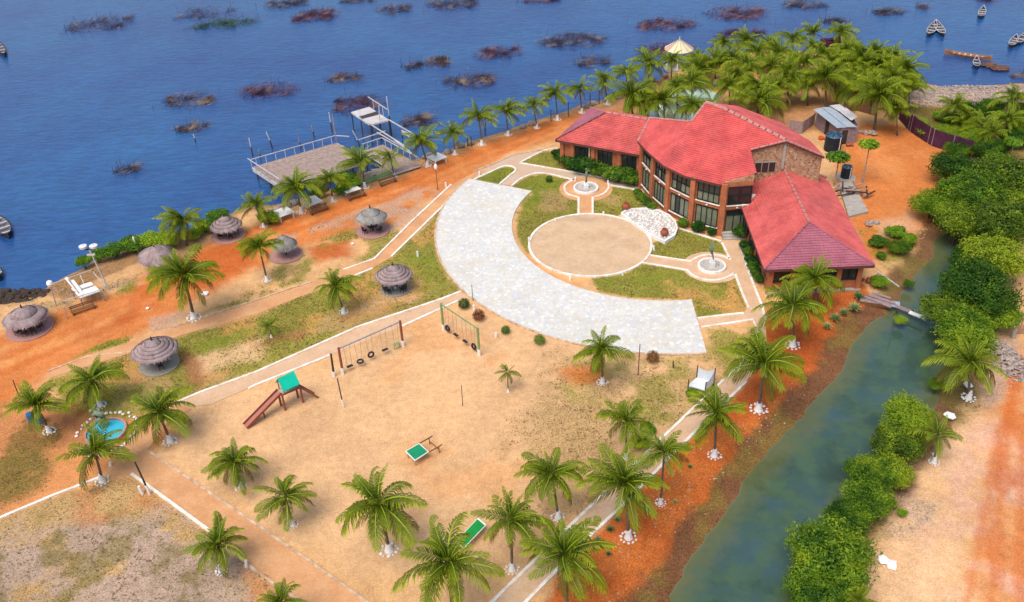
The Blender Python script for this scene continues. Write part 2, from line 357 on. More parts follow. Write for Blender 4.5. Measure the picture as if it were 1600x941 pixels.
def zone(cls, poly, feather=.6, amp=1.0, op=1.0, sp=None, tuft=0, stn=0, ns=2.5, world=False, patch=None):
    zseed[0]+=7
    P=poly if world else GP(poly); d=sdist(X,Y,P)+(fbm(X,Y,ns,zseed[0])-.5)*2*amp
    w=sst(d,-feather,feather)*op
    if patch is not None: w=w*sst(fbm(X,Y,patch[0],zseed[0]+3,5),patch[1],patch[2])
    col[:]=col*(1-w[...,None])+C[cls]*w[...,None]
    if sp is not None: spk[:]=spk*(1-w)+sp*w
    if tuft: TUFT[:]=np.maximum(TUFT*(1-w),w*tuft)
    else: TUFT[:]=TUFT*(1-w)
    if stn: STN[:]=np.maximum(STN,w*stn)
zone('sandpale',[(300,640),(520,560),(700,480),(1100,560),(1060,660),(900,760),(760,941),(560,900),(250,720)],2,2,.55)
zone('sandor',[(620,500),(760,480),(800,560),(690,640),(600,600)],2,2,.45,patch=(4,.4,.6))
zone('sandor',[(640,700),(740,660),(880,700),(800,800),(650,800)],2,2.5,.4,patch=(4,.4,.62))
# dry grass south of the paved arc and along the east walkway
zone('dry',[(860,560),(1100,560),(1165,540),(1150,600),(1040,680),(950,760),(860,800),(790,720),(840,640)],2,2.5,.75,.8,.5,patch=(3,.36,.56))
zone('grass',[(880,560),(1110,556),(1160,545),(1120,620),(1040,670),(960,650),(900,610)],1.5,2,.7,.7,.8,patch=(3,.42,.6))
zone('later',[(870,575),(930,570),(945,600),(900,600)],.8,.8,.8)
zone('grass',[(1105,515),(1170,505),(1185,520),(1150,580),(1105,560)],.8,.8,.8,.7,.8,patch=(2,.35,.55))
# west: lakeside laterite road
zone('later',[(-300,560),(0,520),(110,478),(200,450),(330,380),(420,345),(520,318),(640,268),(760,222),(900,172),(960,175),(880,215),(800,240),(720,285),(600,360),(480,380),(330,450),(250,512),(130,560),(60,600),(-20,640),(-300,760)],1.2,1.2,.85,.5)
zone('sandor',[(-100,560),(60,530),(200,470),(330,405),(450,345),(560,310),(700,262),(860,200),(890,200),(760,258),(620,320),(500,345),(400,390),(260,470),(130,535),(-100,610)],1,1.2,.6,.3,patch=(3,.3,.55))
zone('later',[(420,350),(600,290),(860,190),(870,205),(640,292),(440,372)],.6,.8,.8,.3,patch=(2,.35,.6))
zone('laterred',[(200,440),(400,370),(420,400),(330,460),(200,500)],1.2,1.5,.75,.4,patch=(4,.3,.6))
zone('laterred',[(480,385),(545,372),(560,400),(500,412)],.7,.8,.6,.4)
zone('laterred',[(300,400),(390,360),(400,410),(330,440)],.7,.8,.6,.4)
zone('pebble',[(560,330),(640,300),(690,285),(660,330),(610,370),(560,360)],1,1.5,.6,.9,0,.9,patch=(2,.36,.56))
zone('pebble',[(230,500),(280,490),(275,515),(230,520)],.6,1,.6,.9,0,1)
zone('pebble',[(420,372),(560,330),(560,345),(430,385)],.5,1,.6,.8,.3,.4,patch=(1.5,.4,.55))
zone('dry',[(-100,500),(0,478),(100,455),(180,440),(215,440),(110,480),(0,505)],.8,1.2,.7,.8,.5,.5,patch=(2,.35,.55))
zone('mud',[(60,455),(150,410),(300,358),(310,370),(200,420),(100,465)],.8,1.2,.6,.8,.3)
zone('grassgreen',[(190,450),(215,430),(205,455),(180,460)],.5,.6,.8,.6,1)
# strip between road and main walk
zone('grass',[(410,400),(480,384),(540,360),(620,362),(640,372),(585,402),(535,420),(400,466),(300,495),(420,440),(440,410)],.8,1.2,.8,.45,.8,patch=(3,.40,.58))
zone('laterred',[(485,388),(540,375),(545,400),(495,408)],.8,.8,.75,.4)
# lawns west/south of the main walk
zone('grass',[(75,592),(207,552),(287,524),(400,492),(555,432),(612,402),(700,318),(684,350),(682,400),(705,440),(719,455),(560,510),(400,580),(278,626),(200,660),(120,650)],.5,.6,.95,.6,1)
zone('dry',[(120,600),(300,560),(420,520),(560,480),(700,445),(600,500),(420,570),(280,620),(180,650)],1.2,1.5,.75,.5,.4,patch=(3,.34,.52)); zone('sandor',[(75,592),(300,525),(560,435),(700,330),(700,440),(560,500),(280,620)],.8,1.5,.5,.4,patch=(4,.52,.64))
zone('sandpale',[(300,560),(410,530),(400,560),(310,590)],1,1.2,.75,.3)
zone('sandpale',[(600,445),(650,440),(640,470),(560,485)],1,1.2,.5,.3)
zone('brown',[(285,545),(310,570),(318,610),(298,600)],.6,.8,.8,.9)
zone('brown',[(440,520),(480,512),(470,532),(400,540)],.6,1,.7,.9)
zone('grassgreen',[(640,390),(683,370),(684,400),(706,444),(650,460)],.8,1,.6,.6,1,patch=(2,.3,.5))
zone('grassgreen',[(300,540),(400,510),(400,520),(310,552)],.6,.8,.6,.6,1)
zone('grassgreen',[(112,560),(150,540),(205,525),(200,536),(140,552)],.35,.5,.9,.6,1)
# south-west corner
zone('later',[(-100,640),(60,605),(120,640),(200,655),(280,630),(260,690),(230,710),(160,745),(0,808),(-100,840)],1,1.3,.6,.5)
zone('brown',[(90,640),(230,650),(240,700),(150,700),(80,700)],1,1,.55,.4,patch=(3,.3,.55))
zone('olive',[(-100,640),(20,630),(80,680),(85,720),(60,770),(0,790),(-100,830)],1,1.3,.85,.8,.8,patch=(3,.3,.5))
zone('brown',[(-40,640),(60,660),(60,700),(-40,720)],1,1.3,.4,.6)
zone('dry',[(-100,830),(0,812),(155,750),(210,745),(330,835),(480,945),(300,1050),(-100,1050)],.3,.3,.85,.8,.3)
zone('laterred',[(110,770),(200,740),(260,790),(200,800),(120,830)],1.2,1.5,.45,.4,patch=(4,.3,.55))
zone('grey',[(-100,840),(120,810),(300,800),(400,890),(420,1000),(-100,1050)],1.5,2,.9,.55,.35,patch=(3,.2,.45))
zone('olive',[(-100,850),(150,800),(330,830),(380,900),(250,1000),(-100,1000)],1.5,2,.65,.6,.6,patch=(2.2,.50,.66))
zone('later',[(380,890),(480,945),(540,1010),(400,1010)],.8,.8,.5,.3)
# court lawns
for P in ([(741,280),(787,261),(803,262),(805,268),(780,288)],[(812,255),(850,236),(872,238),(1000,284),(997,287)],
          [(800,291),(825,276),(850,271),(897,282),(884,289),(882,296),(887,305),(904,309),(904,336),(862,346),(828,380),(826,400),(808,370),(810,345),(818,322),(834,300)],
          [(950,290),(989,296),(1010,326),(972,334),(960,340),(926,336),(926,309),(942,304)],
          [(1010,398),(1020,380),(1062,357),(1127,377),(1140,406),(1115,399),(1095,402),(1079,409)],
          [(1004,412),(1074,423),(1082,431),(1100,438),(1118,438),(1135,434),(1147,428),(1168,480),(1162,490),(1090,497),(1080,468),(987,465),(935,455),(925,436),(975,428)]):
    zone('grass',P,.25,.15,1,.55,1)
zone('grassgreen',[(741,280),(787,261),(803,262),(780,288)],.3,.3,.7,.5,1)
zone('grassgreen',[(810,290),(850,272),(880,285),(870,300),(820,330),(808,350)],.6,.7,.7,.5,1,patch=(2,.3,.5))
zone('grassgreen',[(925,436),(1060,425),(1010,445),(940,452)],.6,.7,.5,.5,1,patch=(2,.3,.5))
zone('dry',[(845,300),(895,300),(890,330),(850,330)],.8,1,.7,.5,.4)
zone('dry',[(935,305),(975,305),(965,325),(940,320)],.6,.7,.7,.5,.4)
zone('sandor',[(1040,440),(1150,440),(1160,490),(1060,470)],.8,1,.55,.5,patch=(2.5,.36,.55))
zone('sandor',[(820,395),(850,420),(890,440),(925,436),(900,450),(850,430)],.4,.4,.8)
zone('sandor',[(1140,430),(1168,480),(1160,490),(1130,488)],.5,.5,.6)
# east: bank below the walk, yard, road
zone('laterred',[(1200,480),(1345,440),(1390,490),(1340,570),(1290,660),(1200,770),(1100,900),(1020,1040),(800,1010),(925,838),(1056,708),(1165,598),(1195,520)],.4,.5,.95,.55)
zone('laterred',[(1200,500),(1330,500),(1310,600),(1220,730),(1120,870),(1040,1020),(850,1000),(960,830),(1070,710),(1180,600)],1,1.2,.85,.5)
zone('later',[(1180,640),(1250,600),(1200,680),(1080,800),(980,941),(860,960),(940,840),(1060,720)],1.2,1.5,.75,.8,0,.06,patch=(3,.3,.55))
zone('later',[(1310,200),(1400,190),(1500,240),(1500,300),(1440,380),(1345,420),(1330,330),(1310,290)],1,1.2,.9,.4)
zone('sandor',[(1340,220),(1480,240),(1460,330),(1390,350),(1340,310)],1.5,2,.35,.3,patch=(4,.3,.6))
zone('sandpale',[(1360,345),(1430,330),(1440,360),(1380,372)],.8,1,.5,.6,0,.8)
zone('brown',[(1170,160),(1320,150),(1330,200),(1230,210)],1,1.2,.6,.4)
zone('sandor',[(950,180),(1060,100),(1180,85),(1320,90),(1400,120),(1330,170),(1200,170),(1000,200)],1,1.5,.6,.4,patch=(4,.3,.55))
zone('brown',[(930,170),(1040,112),(1060,110),(960,185)],.8,1,.6,.4)
zone('olive',[(1400,160),(1700,180),(1700,260),(1520,250),(1420,200)],1,1.5,.9,.7,1)
zone('pebble',[(1415,122),(1480,137),(1600,130),(1600,165),(1500,165),(1420,150)],.5,.8,.95,1,0,1.0)
zone('grassgreen',[(1340,360),(1400,362),(1440,380),(1420,440),(1370,410)],.8,1,.6,.7,1,patch=(2,.4,.55))
zone('later',[(1560,560),(1750,480),(1750,1000),(1500,1000),(1520,860),(1540,700)],2.2,3,.5,.35,ns=5)
zone('sandpale',[(1380,760),(1480,620),(1560,560),(1530,680),(1480,800),(1440,1000),(1340,1000),(1350,850)],1.5,2,.85,.4)
zone('grey',[(1400,760),(1450,720),(1480,760),(1430,830),(1390,830)],1,1.5,.6,.8,.3,.3,patch=(2.5,.36,.55))
C['pinksand']=np.array((.60,.36,.26)); zone('pinksand',[(1470,740),(1520,660),(1560,660),(1620,720),(1640,1000),(1440,1000)],1.2,2,.75,.3,patch=(3.5,.34,.54)); zone('sandpale',[(1440,860),(1480,800),(1500,900),(1560,1000),(1400,1000)],1.2,2,.7,.3)
zone('grey',[(1540,540),(1570,520),(1600,540),(1560,640),(1530,640)],.6,1,.6,.9,0,.8)
zone('olive',[(1480,560),(1540,560),(1530,640),(1400,740),(1370,860),(1330,880),(1380,720)],1,1.2,.5,.8,.6,patch=(2,.36,.55))
# tyre tracks (worn earth)
for pts in ([(1545,1000),(1560,800),(1580,640),(1590,560)],[(1500,1000),(1530,850),(1560,700),(1582,600)],[(1600,1000),(1596,800),(1598,650)]):
    q=GP(pts); d=np.full(X.shape,1e9)
    for a,b in zip(q[:-1],q[1:]):
        ex,ey=b[0]-a[0],b[1]-a[1]; t=np.clip(((X-a[0])*ex+(Y-a[1])*ey)/(ex*ex+ey*ey),0,1); d=np.minimum(d,np.hypot(X-a[0]-t*ex,Y-a[1]-t*ey))
    w=(1-sst(d+(fbm(X,Y,2,55)-.5)*1.4,.05,.8))*.55; col[:]=col*(1-w[...,None])+C['laterred']*1.12*w[...,None]
for pts,c in (([(0,585),(150,520),(300,445),(460,360),(640,298),(860,205)],'laterred'),([(0,560),(150,500),(300,425),(450,350),(640,284),(860,196)],'laterred')):
    q=GP(pts); d=np.full(X.shape,1e9)
    for a,b in zip(q[:-1],q[1:]):
        ex,ey=b[0]-a[0],b[1]-a[1]; t=np.clip(((X-a[0])*ex+(Y-a[1])*ey)/(ex*ex+ey*ey),0,1); d=np.minimum(d,np.hypot(X-a[0]-t*ex,Y-a[1]-t*ey))
    w=(1-sst(d+(fbm(X,Y,3,57)-.5)*1.6,.1,1.0))*.42; col[:]=col*(1-w[...,None])+C[c]*w[...,None]
# wet margins follow the water's edge
w=(1-sst(dc+(fbm(X,Y,2,71)-.5)*2.0,1.3,2.5))*.92; west=(X<sum(p[0] for p in canalP)/len(canalP)+(Y-70)*.32)
mudc=C['mud']*(.8+.5*fbm(X,Y,1.5,9))[...,None]; gl=sst(fbm(X,Y,3,77),.48,.62)[...,None]; mudc=mudc*(1-gl*.7)+C['olive']*gl*.7
col[:]=col*(1-w[...,None])+mudc*w[...,None]; spk[:]=spk*(1-w)+.9*w
w=(1-sst(dl,.2,1.6))*.7; col[:]=col*(1-w[...,None])+(C['mud']*1.6)*w[...,None]
w=1-sst(np.minimum(dl,dc),-2.5,-.2); col[:]=col*(1-w[...,None])+C['deep']*w[...,None]
TUFT[(dc<1.2)|(dl<.4)]=0; STN[(dc<.4)|(dl<.0)]=0
col*= (.82+.36*fbm(X,Y,6,31))[...,None]*(.88+.24*fbm(X,Y,1.1,37,3))[...,None]
lum=col.mean(-1,keepdims=True); col=np.clip(lum+(col-lum)*1.08,.004,.9)
nx,ny=X.shape; idx=np.arange(nx*ny).reshape(nx,ny)
faces=np.stack([idx[:-1,:-1],idx[1:,:-1],idx[1:,1:],idx[:-1,1:]],-1).reshape(-1,4)
me=bpy.data.meshes.new('ground'); me.vertices.add(nx*ny); me.vertices.foreach_set('co',np.stack([X,Y,Z+ (fbm(X,Y,3,91)-.5)*.03*(Z>-.01)-.012],-1).astype(np.float32).ravel())
me.loops.add(faces.size); me.loops.foreach_set('vertex_index',faces.ravel().astype(np.int32)); me.polygons.add(len(faces))
me.polygons.foreach_set('loop_start',np.arange(0,faces.size,4,dtype=np.int32)); me.polygons.foreach_set('loop_total',np.full(len(faces),4,dtype=np.int32)); me.update()
at=me.color_attributes.new('earth','FLOAT_COLOR','POINT'); at.data.foreach_set('color',np.concatenate([col,spk[...,None]],-1).astype(np.float32).ravel())
me.shade_smooth()
m,t,b=nt('earth',.95,.15); a=N(t,'ShaderNodeAttribute',attribute_name='earth'); p=geo(t)
f1=noise(t,p,1.6,6,.7); f2=noise(t,p,7,5,.75); f3=noise(t,p,24,2,.6)
c=mix(t,.55,a.outputs['Color'],ramp(t,f1,[(.3,(.34,.34,.34)),(.7,(.66,.66,.66))]),'OVERLAY')
k=math_n(t,'ADD',math_n(t,'MULTIPLY',a.outputs['Alpha'],.85),.25)
c=mix(t,k,c,ramp(t,f2,[(.34,(.22,.22,.22)),(.5,(.5,.5,.5)),(.66,(.76,.76,.76))]),'OVERLAY')
c=mix(t,math_n(t,'MULTIPLY',k,.6),c,ramp(t,f3,[(.35,(.3,.3,.3)),(.65,(.7,.7,.7))]),'OVERLAY')
t.links.new(c,b.inputs['Base Color']); bump(t,b,math_n(t,'ADD',f2,math_n(t,'MULTIPLY',f3,.5)),.5,.08)
me.materials.append(m); ground=bpy.data.objects.new('ground',me); COL.objects.link(ground); tag(ground,kind='structure')
# ------------------------------------------------------------------ water
def water_mat(name, dark, light, rough, big, wave, wsc, aniso=(1,1,1), hue=None):
    m,t,b=nt(name,rough,.5); p=geo(t); mp=N(t,'ShaderNodeMapping'); mp.inputs['Scale'].default_value=aniso; mp.inputs['Rotation'].default_value=(0,0,.15); t.links.new(p,mp.inputs[0])
    f=noise(t,p,big,5,.6); c=ramp(t,f,[(.34,dark),(.66,light)])
    f2=noise(t,mp.outputs[0],wsc,4,.65); c=mix(t,.6,c,ramp(t,f2,[(.36,(.32,.32,.32)),(.64,(.66,.66,.66))]),'OVERLAY')
    if hue:
        f4=noise(t,p,.35,3,.6); c=mix(t,math_n(t,'MULTIPLY',f4,.55),c,hue)
    t.links.new(c,b.inputs['Base Color']); b.inputs['IOR'].default_value=1.62
    bump(t,b,f2,wave,.12); return m
M['lake']=water_mat('lagoon_water',(.006,.045,.160),(.014,.108,.25),.13,.030,.9,1.3,(.40,1,1),(.026,.040,.21))
M['canal_old']=water_mat('canal_water',(.018,.060,.085),(.050,.085,.050),.05,.13,.10,2.5,(1,1,1))
o=MB().add([(x,y,WZ) for x,y in ((-3000,30),(3000,30),(3000,6000),(-3000,6000))],[(0,1,2,3)])
# lake sheet stops well short of the canal: use the shore outline pushed inland
lk=[(-3000,-200),(-150,40)]+[tuple(G(x,y+14,WZ))[:2] for x,y in shore]+[(165,150),(3000,200),(3000,6000),(-3000,6000)]
n=len(lk); w_=MB(); w_.add([(x,y,WZ) for x,y in lk],[tuple(range(n))]); lake=w_.build('lagoon_water',M['lake']); tag(lake,kind='structure')
ci=[i for i in range(len(gx)) if 10<gx[i]<50]; cj=[j for j in range(len(gy)) if 32<gy[j]<104]
cm=MB(); cid={}; sh=[]
for i in ci[::2]:
    for j in cj[::2]:
        if dc[i,j]<1.6: cid[(i,j)]=len(cm.v); cm.v.append((gx[i],gy[j],WZ+.01)); sh.append(float(dc[i,j]))
for (i,j),k_ in list(cid.items()):
    q=[(i,j),(i+2,j),(i+2,j+2),(i,j+2)]
    if all(x in cid for x in q): cm.f.append(tuple(cid[x] for x in q))
cw=cm.build('canal_water',M['lake']); tag(cw,kind='structure'); at=cw.data.attributes.new('shallow','FLOAT','POINT'); at.data.foreach_set('value',[max(0,min(1,1+v/4.5)) for v in sh])
if lake.data.polygons[0].normal.z<0: lake.data.flip_normals()
# ------------------------------------------------------------------ paths, kerbs, floors
def setuv(o, fn):
    me=o.data; uv=me.uv_layers.new(name='UVMap')
    for p in me.polygons:
        nrm=p.normal
        for li in p.loop_indices: uv.data[li].uv=fn(me.vertices[me.loops[li].vertex_index].co,nrm)
    return o
def wall_uv(o):
    def fn(co,n):
        if abs(n.z)>.8: return (co.x,co.y)
        t=Vector((-n.y,n.x,0)).normalized(); return (co.dot(t),co.z)
    return setuv(o,fn)
m,t,b=nt('canal_water_silty',.035,.6); p=geo(t); M['canal']=m
f=noise(t,p,.16,5,.62); c=ramp(t,f,[(.34,(.030,.058,.036)),(.5,(.042,.082,.060)),(.66,(.044,.090,.105))])
f2=noise(t,p,.5,4,.6); c=mix(t,ramp(t,f2,[(.45,(0,0,0)),(.62,(.7,.7,.7))]),c,(.065,.115,.055)); f3=noise(t,p,.8,3,.6)
at=N(t,'ShaderNodeAttribute',attribute_name='shallow'); sh_=math_n(t,'ADD',at.outputs['Fac'],math_n(t,'MULTIPLY',math_n(t,'SUBTRACT',f3,.5),.7))
c=mix(t,ramp(t,sh_,[(.45,(0,0,0)),(.95,(1,1,1))]),c,(.105,.115,.045)); c=mix(t,ramp(t,at.outputs['Fac'],[(.93,(0,0,0)),(1.0,(.7,.7,.7))]),c,(.19,.17,.09))
t.links.new(c,b.inputs['Base Color']); b.inputs['IOR'].default_value=1.5; bump(t,b,noise(t,p,3.0,3,.6),.04,.1)
cw.data.materials[0]=m
M['path']=simple('sandy_path',(.62,.34,.165),.95,.2,.5,col2=(.52,.25,.11)); M['path2']=simple('pale_path',(.62,.42,.27),.95,.2,.5,col2=(.54,.33,.19)); M['path3']=simple('grey_path',(.50,.40,.31),.95,.25,.5,col2=(.54,.33,.2))
def sheet(name, poly, m, z, world=False):
    P=poly if world else GP(poly); w=MB(); w.add([(x,y,z) for x,y in P],[tuple(range(len(P)))]); o=w.build(name,m)
    if o.data.polygons[0].normal.z<0: o.data.flip_normals()
    tag(o,kind='structure'); return o
sheet('walkway',[(745,268),(760,266),(734,281),(700,315),(612,402),(582,420),(555,431),(400,491),(287,523),(207,551),(75,592),(70,586),(137,556),(270,512),(400,470),(487,441),(537,422),(585,405),(705,289)],M['path'],.02)
sheet('walkway',[(720,456),(687,469),(560,511),(400,582),(312,614),(276,628),(262,640),(330,632),(400,602),(515,556),(629,510),(715,471),(733,468)],M['path2'],.02)
sheet('walkway',[(277,628),(230,660),(195,690),(160,745),(206,741),(330,832),(400,893),(480,945),(560,1010),(680,1010),(575,943),(400,820),(231,704),(262,660),(300,640)],M['path'],.024)
sheet('walkway',[(1096,512),(1176,500),(1188,521),(1185,540),(1166,562),(1100,623),(1040,680),(950,765),(800,911),(700,1005),(755,1005),(822,941),(925,835),(975,788),(1022,740),(1056,705),(1100,662),(1165,596),(1200,560),(1195,497),(1182,458),(1155,380),(1140,370),(1127,377),(1168,480),(1162,490),(1090,498)],M['path2'],.020)
sheet('walkway',[(745,268),(800,243),(850,235),(812,255),(997,287),(1005,297),(1015,318),(989,296),(951,290),(897,281),(850,270),(825,275),(800,290),(780,288),(805,268),(803,262),(787,260),(741,280)],M['path3'],.016)
def disc(name,c,r,m,z,z0=0,n=64):
    w=MB(); w.lathe([(0.001,z),(r,z),(r,z0)],n,(c[0],c[1],0)); o=w.build(name,m); tag(o,kind='structure'); return o
F1=G(915.5,295.5); F2=G(1112,417.5)
disc('fountain_court',F1,3.3,M['path'],.03); disc('fountain_court',F2,3.1,M['path2'],.03)
sheet('connecting_path',[(904,304),(926,304),(926,340),(904,340)],M['path'],.034); sheet('connecting_path',[(1004,411),(1078,423),(1079,409),(1010,398)],M['path2'],.034)
PC=Vector((9.03,88.4,0)); PR=6.84
pm=simple('plaza_sand',(.60,.42,.26),.95,.25,.45,col2=(.50,.33,.195)); t=pm.node_tree; b=t.nodes['Principled BSDF']; src=b.inputs['Base Color'].links[0].from_socket
g=noise(t,geo(t),.28,6,.72,.6); t.links.new(mix(t,ramp(t,g,[(.52,(0,0,0)),(.72,(.6,.6,.6))]),src,(.36,.27,.19)),b.inputs['Base Color'])
plz=disc('round_plaza',PC,PR,pm,.06)
AC=Vector((16.6,92.7,0)); AR,Ar=25.05,16.25
a0=math.atan2(*(lambda v:(v.y,v.x))(G(732,280)-AC)); a1=math.atan2(*(lambda v:(v.y,v.x))(G(1104,552)-AC))
if a0<0: a0+=2*PI
if a1<0: a1+=2*PI
w=MB(); n=72; ins=[]; outs=[]
b0=math.atan2(*(lambda v:(v.y,v.x))(G(834,300)-AC))%(2*PI); b1=math.atan2(*(lambda v:(v.y,v.x))(G(1080,468)-AC))%(2*PI)
vs=[]; 
for i in range(n+1):
    s=i/n; ao=a0+(a1-a0)*s; ai=b0+(b1-b0)*s
    for k in range(2):
        z=.09
    vs+= [(AC.x+AR*math.cos(ao),AC.y+AR*math.sin(ao),.09),(AC.x+Ar*math.cos(ai),AC.y+Ar*math.sin(ai),.09),(AC.x+AR*math.cos(ao),AC.y+AR*math.sin(ao),-.05),(AC.x+Ar*math.cos(ai),AC.y+Ar*math.sin(ai),-.05)]
fs=[]
for i in range(n):
    q=i*4; fs+=[(q,q+4,q+5,q+1),(q,q+2,q+6,q+4),(q+1,q+5,q+7,q+3)]
fs+=[(0,1,3,2),(n*4,n*4+2,n*4+3,n*4+1)]
w.add(vs,fs); arc=w.build('paved_arc_floor',M['paving']); setuv(arc,lambda c,nn:(c.x,c.y)); tag(arc,kind='structure')
def kerb(pts, m='kerb', w=.24, h=.11, z0=-.02, world=False, closed=False, name='kerb'):
    P=[Vector((p[0],p[1],0)) for p in (pts if world else GP(pts))]; n=len(P); vs=[]
    for i,p in enumerate(P):
        a=P[(i-1)%n] if (closed or i>0) else p; c=P[(i+1)%n] if (closed or i<n-1) else p; d=(c-a).normalized(); s=Vector((-d.y,d.x,0))*w/2
        vs+=[(p.x+s.x,p.y+s.y,z0),(p.x+s.x,p.y+s.y,h),(p.x-s.x,p.y-s.y,h),(p.x-s.x,p.y-s.y,z0)]
    fs=[]
    for i in range(n if closed else n-1):
        q=i*4; r=((i+1)%n)*4; fs+=[(q,r,r+1,q+1),(q+1,r+1,r+2,q+2),(q+2,r+2,r+3,q+3)]
    if not closed: fs+=[(0,1,2,3),(n*4-4,n*4-1,n*4-2,n*4-3)]
    mb=MB(); mb.add(vs,fs); o=mb.build(name,M[m]); tag(o,kind='structure'); return o
def smooth_pts(pts, k=5):
    out=[]; n=len(pts)
    for i in range(n-1):
        p0,p1,p2,p3=pts[max(i-1,0)],pts[i],pts[i+1],pts[min(i+2,n-1)]
        for j in range(k):
            t=j/k; out.append(tuple(.5*((2*b)+(c-a)*t+(2*a-5*b+4*c-d)*t*t+(3*b-a-3*c+d)*t**3) for a,b,c,d in zip(p0,p1,p2,p3)))
    return out+[pts[-1]]
kerb([(705,289),(645,345),(585,405),(537,422)]); kerb([(487,441),(440,456),(400,470),(335,491),(270,512)],'kerb_worn',.18)
kerb([(699,316),(612,401)]); kerb([(582,420),(555,431)]); kerb([(207,550),(137,557),(75,580)],'kerb_worn',.16,.06)
kerb([(742,268),(775,255),(800,243),(850,234)],'kerb_worn',.22)
kerb([(720,456),(687,469),(560,511),(400,582),(312,614),(277,629)]); kerb([(715,471),(629,510)]); kerb([(515,556),(400,602),(388,608)])
kerb([(2,809),(80,776),(155,747)]); kerb([(-90,848),(2,809)])
kerb([(231,705),(290,745),(400,820),(490,882),(575,943),(660,1000)],'kerb_worn',.2); kerb([(206,741),(330,832)]); kerb([(375,872),(400,893),(445,925),(480,945),(560,1000)],'kerb_worn',.2)
kerb([(1166,562),(1100,623),(1040,680),(950,765),(800,911),(700,1008)]); kerb([(1166,597),(1100,662),(1056,705),(1022,740),(975,788),(925,835),(820,943),(760,1002)])
kerb([(1155,380),(1168,420),(1182,458),(1190,477),(1196,500)]); kerb([(1096,512),(1176,500),(1186,522),(1184,545)])
kerb([(1090,498),(1140,492),(1162,490)]); kerb([(1148,428),(1157,452),(1169,481)])
kerb(smooth_pts([(812,255),(850,236),(872,232)],3)); kerb([(812,255),(905,271),(997,288)])
kerb(smooth_pts([(741,281),(765,270),(787,260.5),(800,261),(805.5,267),(795,276),(781,288)],4))
kerb(smooth_pts([(800,291),(812,281),(825,275),(840,271),(860,273),(897,282)],4)); 
kerb(smooth_pts([(897,281),(884,289),(882,296),(887,304),(904,309)],4)+[(904,334.5)])
kerb(smooth_pts([(950,284),(951,290),(950,296),(942,304),(926,309)],4)+[(926,336)]); kerb([(952,290),(989,296)]); kerb([(989,296),(1010,324)])
kerb([(1062,358),(1095,368),(1127,378)]); kerb([(1128,380),(1141,407)])
kerb([(1012,399),(1045,404),(1079,409)]+smooth_pts([(1079,409),(1094,401),(1112,399),(1128,401),(1140,405)],4)[1:])
kerb([(1004,411.5),(1040,417),(1074,423)]+smooth_pts([(1074,423),(1082,431),(1098,437),(1118,438.5),(1136,434),(1148,427.5)],4)[1:])
circ=lambda c,r,n=64:[(c.x+r*math.cos(2*PI*i/n),c.y+r*math.sin(2*PI*i/n)) for i in range(n)]
kerb(circ(PC,PR),w=.26,h=.14,world=True,closed=True)
kerb([(AC.x+(AR+.1)*math.cos(a0+(a1-a0)*i/60),AC.y+(AR+.1)*math.sin(a0+(a1-a0)*i/60)) for i in range(61)],'kerb_worn',.2,.12,world=True)
# ------------------------------------------------------------------ the resort building
B=thing('resort_building','red tiled brick building with curved two storey glass front and two single storey wings','building',(24,97,0))
BO=Vector((24,97,0))
def bp(mb,name,m,parent=None,uv=False,smooth=False):
    mb.v=[(v[0]-BO.x,v[1]-BO.y,v[2]) for v in mb.v]; o=mb.build(name,M[m],parent or B,smooth)
    if uv: wall_uv(o)
    return o
def wallbox(mb,p,q,z0,zp,zq,th=.25):
    p=Vector((p[0],p[1],0)); q=Vector((q[0],q[1],0)); d=(q-p).normalized(); s=Vector((-d.y,d.x,0))*th
    vs=[(p.x,p.y,z0),(q.x,q.y,z0),(q.x,q.y,zq),(p.x,p.y,zp)]; vs+=[(x+s.x,y+s.y,z) for x,y,z in vs]
    mb.add(vs,[(0,1,2,3),(7,6,5,4),(0,4,5,1),(1,5,6,2),(2,6,7,3),(3,7,4,0)]); return mb
c=[(16.6,101.4),(17.45,97.9),(18.7,94.5),(20.9,91.4),(23.8,89.3),(27.0,89.55)]
wb=MB()
for i in range(4): wallbox(wb,c[i],c[i+1],0,6.4,6.4)
wallbox(wb,c[4],c[5],0,6.5,6.5); bp(wb,'brick_wall','brick',uv=True)
wb=MB(); wallbox(wb,c[4],c[5],6.5,6.55,7.25,.2); wallbox(wb,(27.0,89.55),(27.0,93.1),0,7.2,8.35,.2)
wb.add([(27.0,93.2,0),(35.5,93.2,0),(35.5,93.2,7.35),(31.1,93.2,9.3),(27.0,93.2,8.35),(27.0,93.45,0),(35.5,93.45,0),(35.5,93.45,7.35),(31.1,93.45,9.3),(27.0,93.45,8.35)],[(0,1,2,3,4),(9,8,7,6,5),(1,6,7,2)])
bp(wb,'stone_gable_wall','stonewall',uv=True)
wb=MB(); wallbox(wb,(18.2,104.6),(16.6,101.4),0,7.3,6.4); wallbox(wb,(21.7,100.2),(18.2,104.6),0,9.1,7.3); wallbox(wb,(23.7,101.9),(21.7,100.2),0,10.4,9.1); wallbox(wb,(35.5,93.3),(35.2,97.5),0,7.35,7.3); wallbox(wb,(35.2,97.5),(32.6,103.5),0,7.3,7.4); wallbox(wb,(32.6,103.5),(23.7,101.9),0,7.4,8.3)
bp(wb,'rear_wall','brick',uv=True)
# gable trims
tr=MB(); tr.beam((31.1,93.12,6.0),(31.1,93.12,9.2),.3,.12); bp(tr,'gable_pilaster','concrete')
op=MB(); op.box((28.75,93.16,6.3),(3.2,.06,1.2)); o=bp(op,'clerestory_opening','darkglass')
op=MB(); [op.box((27.2+i*.78,93.11,6.3),(.07,.07,1.2)) for i in range(5)]; op.box((28.75,93.11,6.93),(3.3,.08,.12)); bp(op,'frame','greymetal',o)
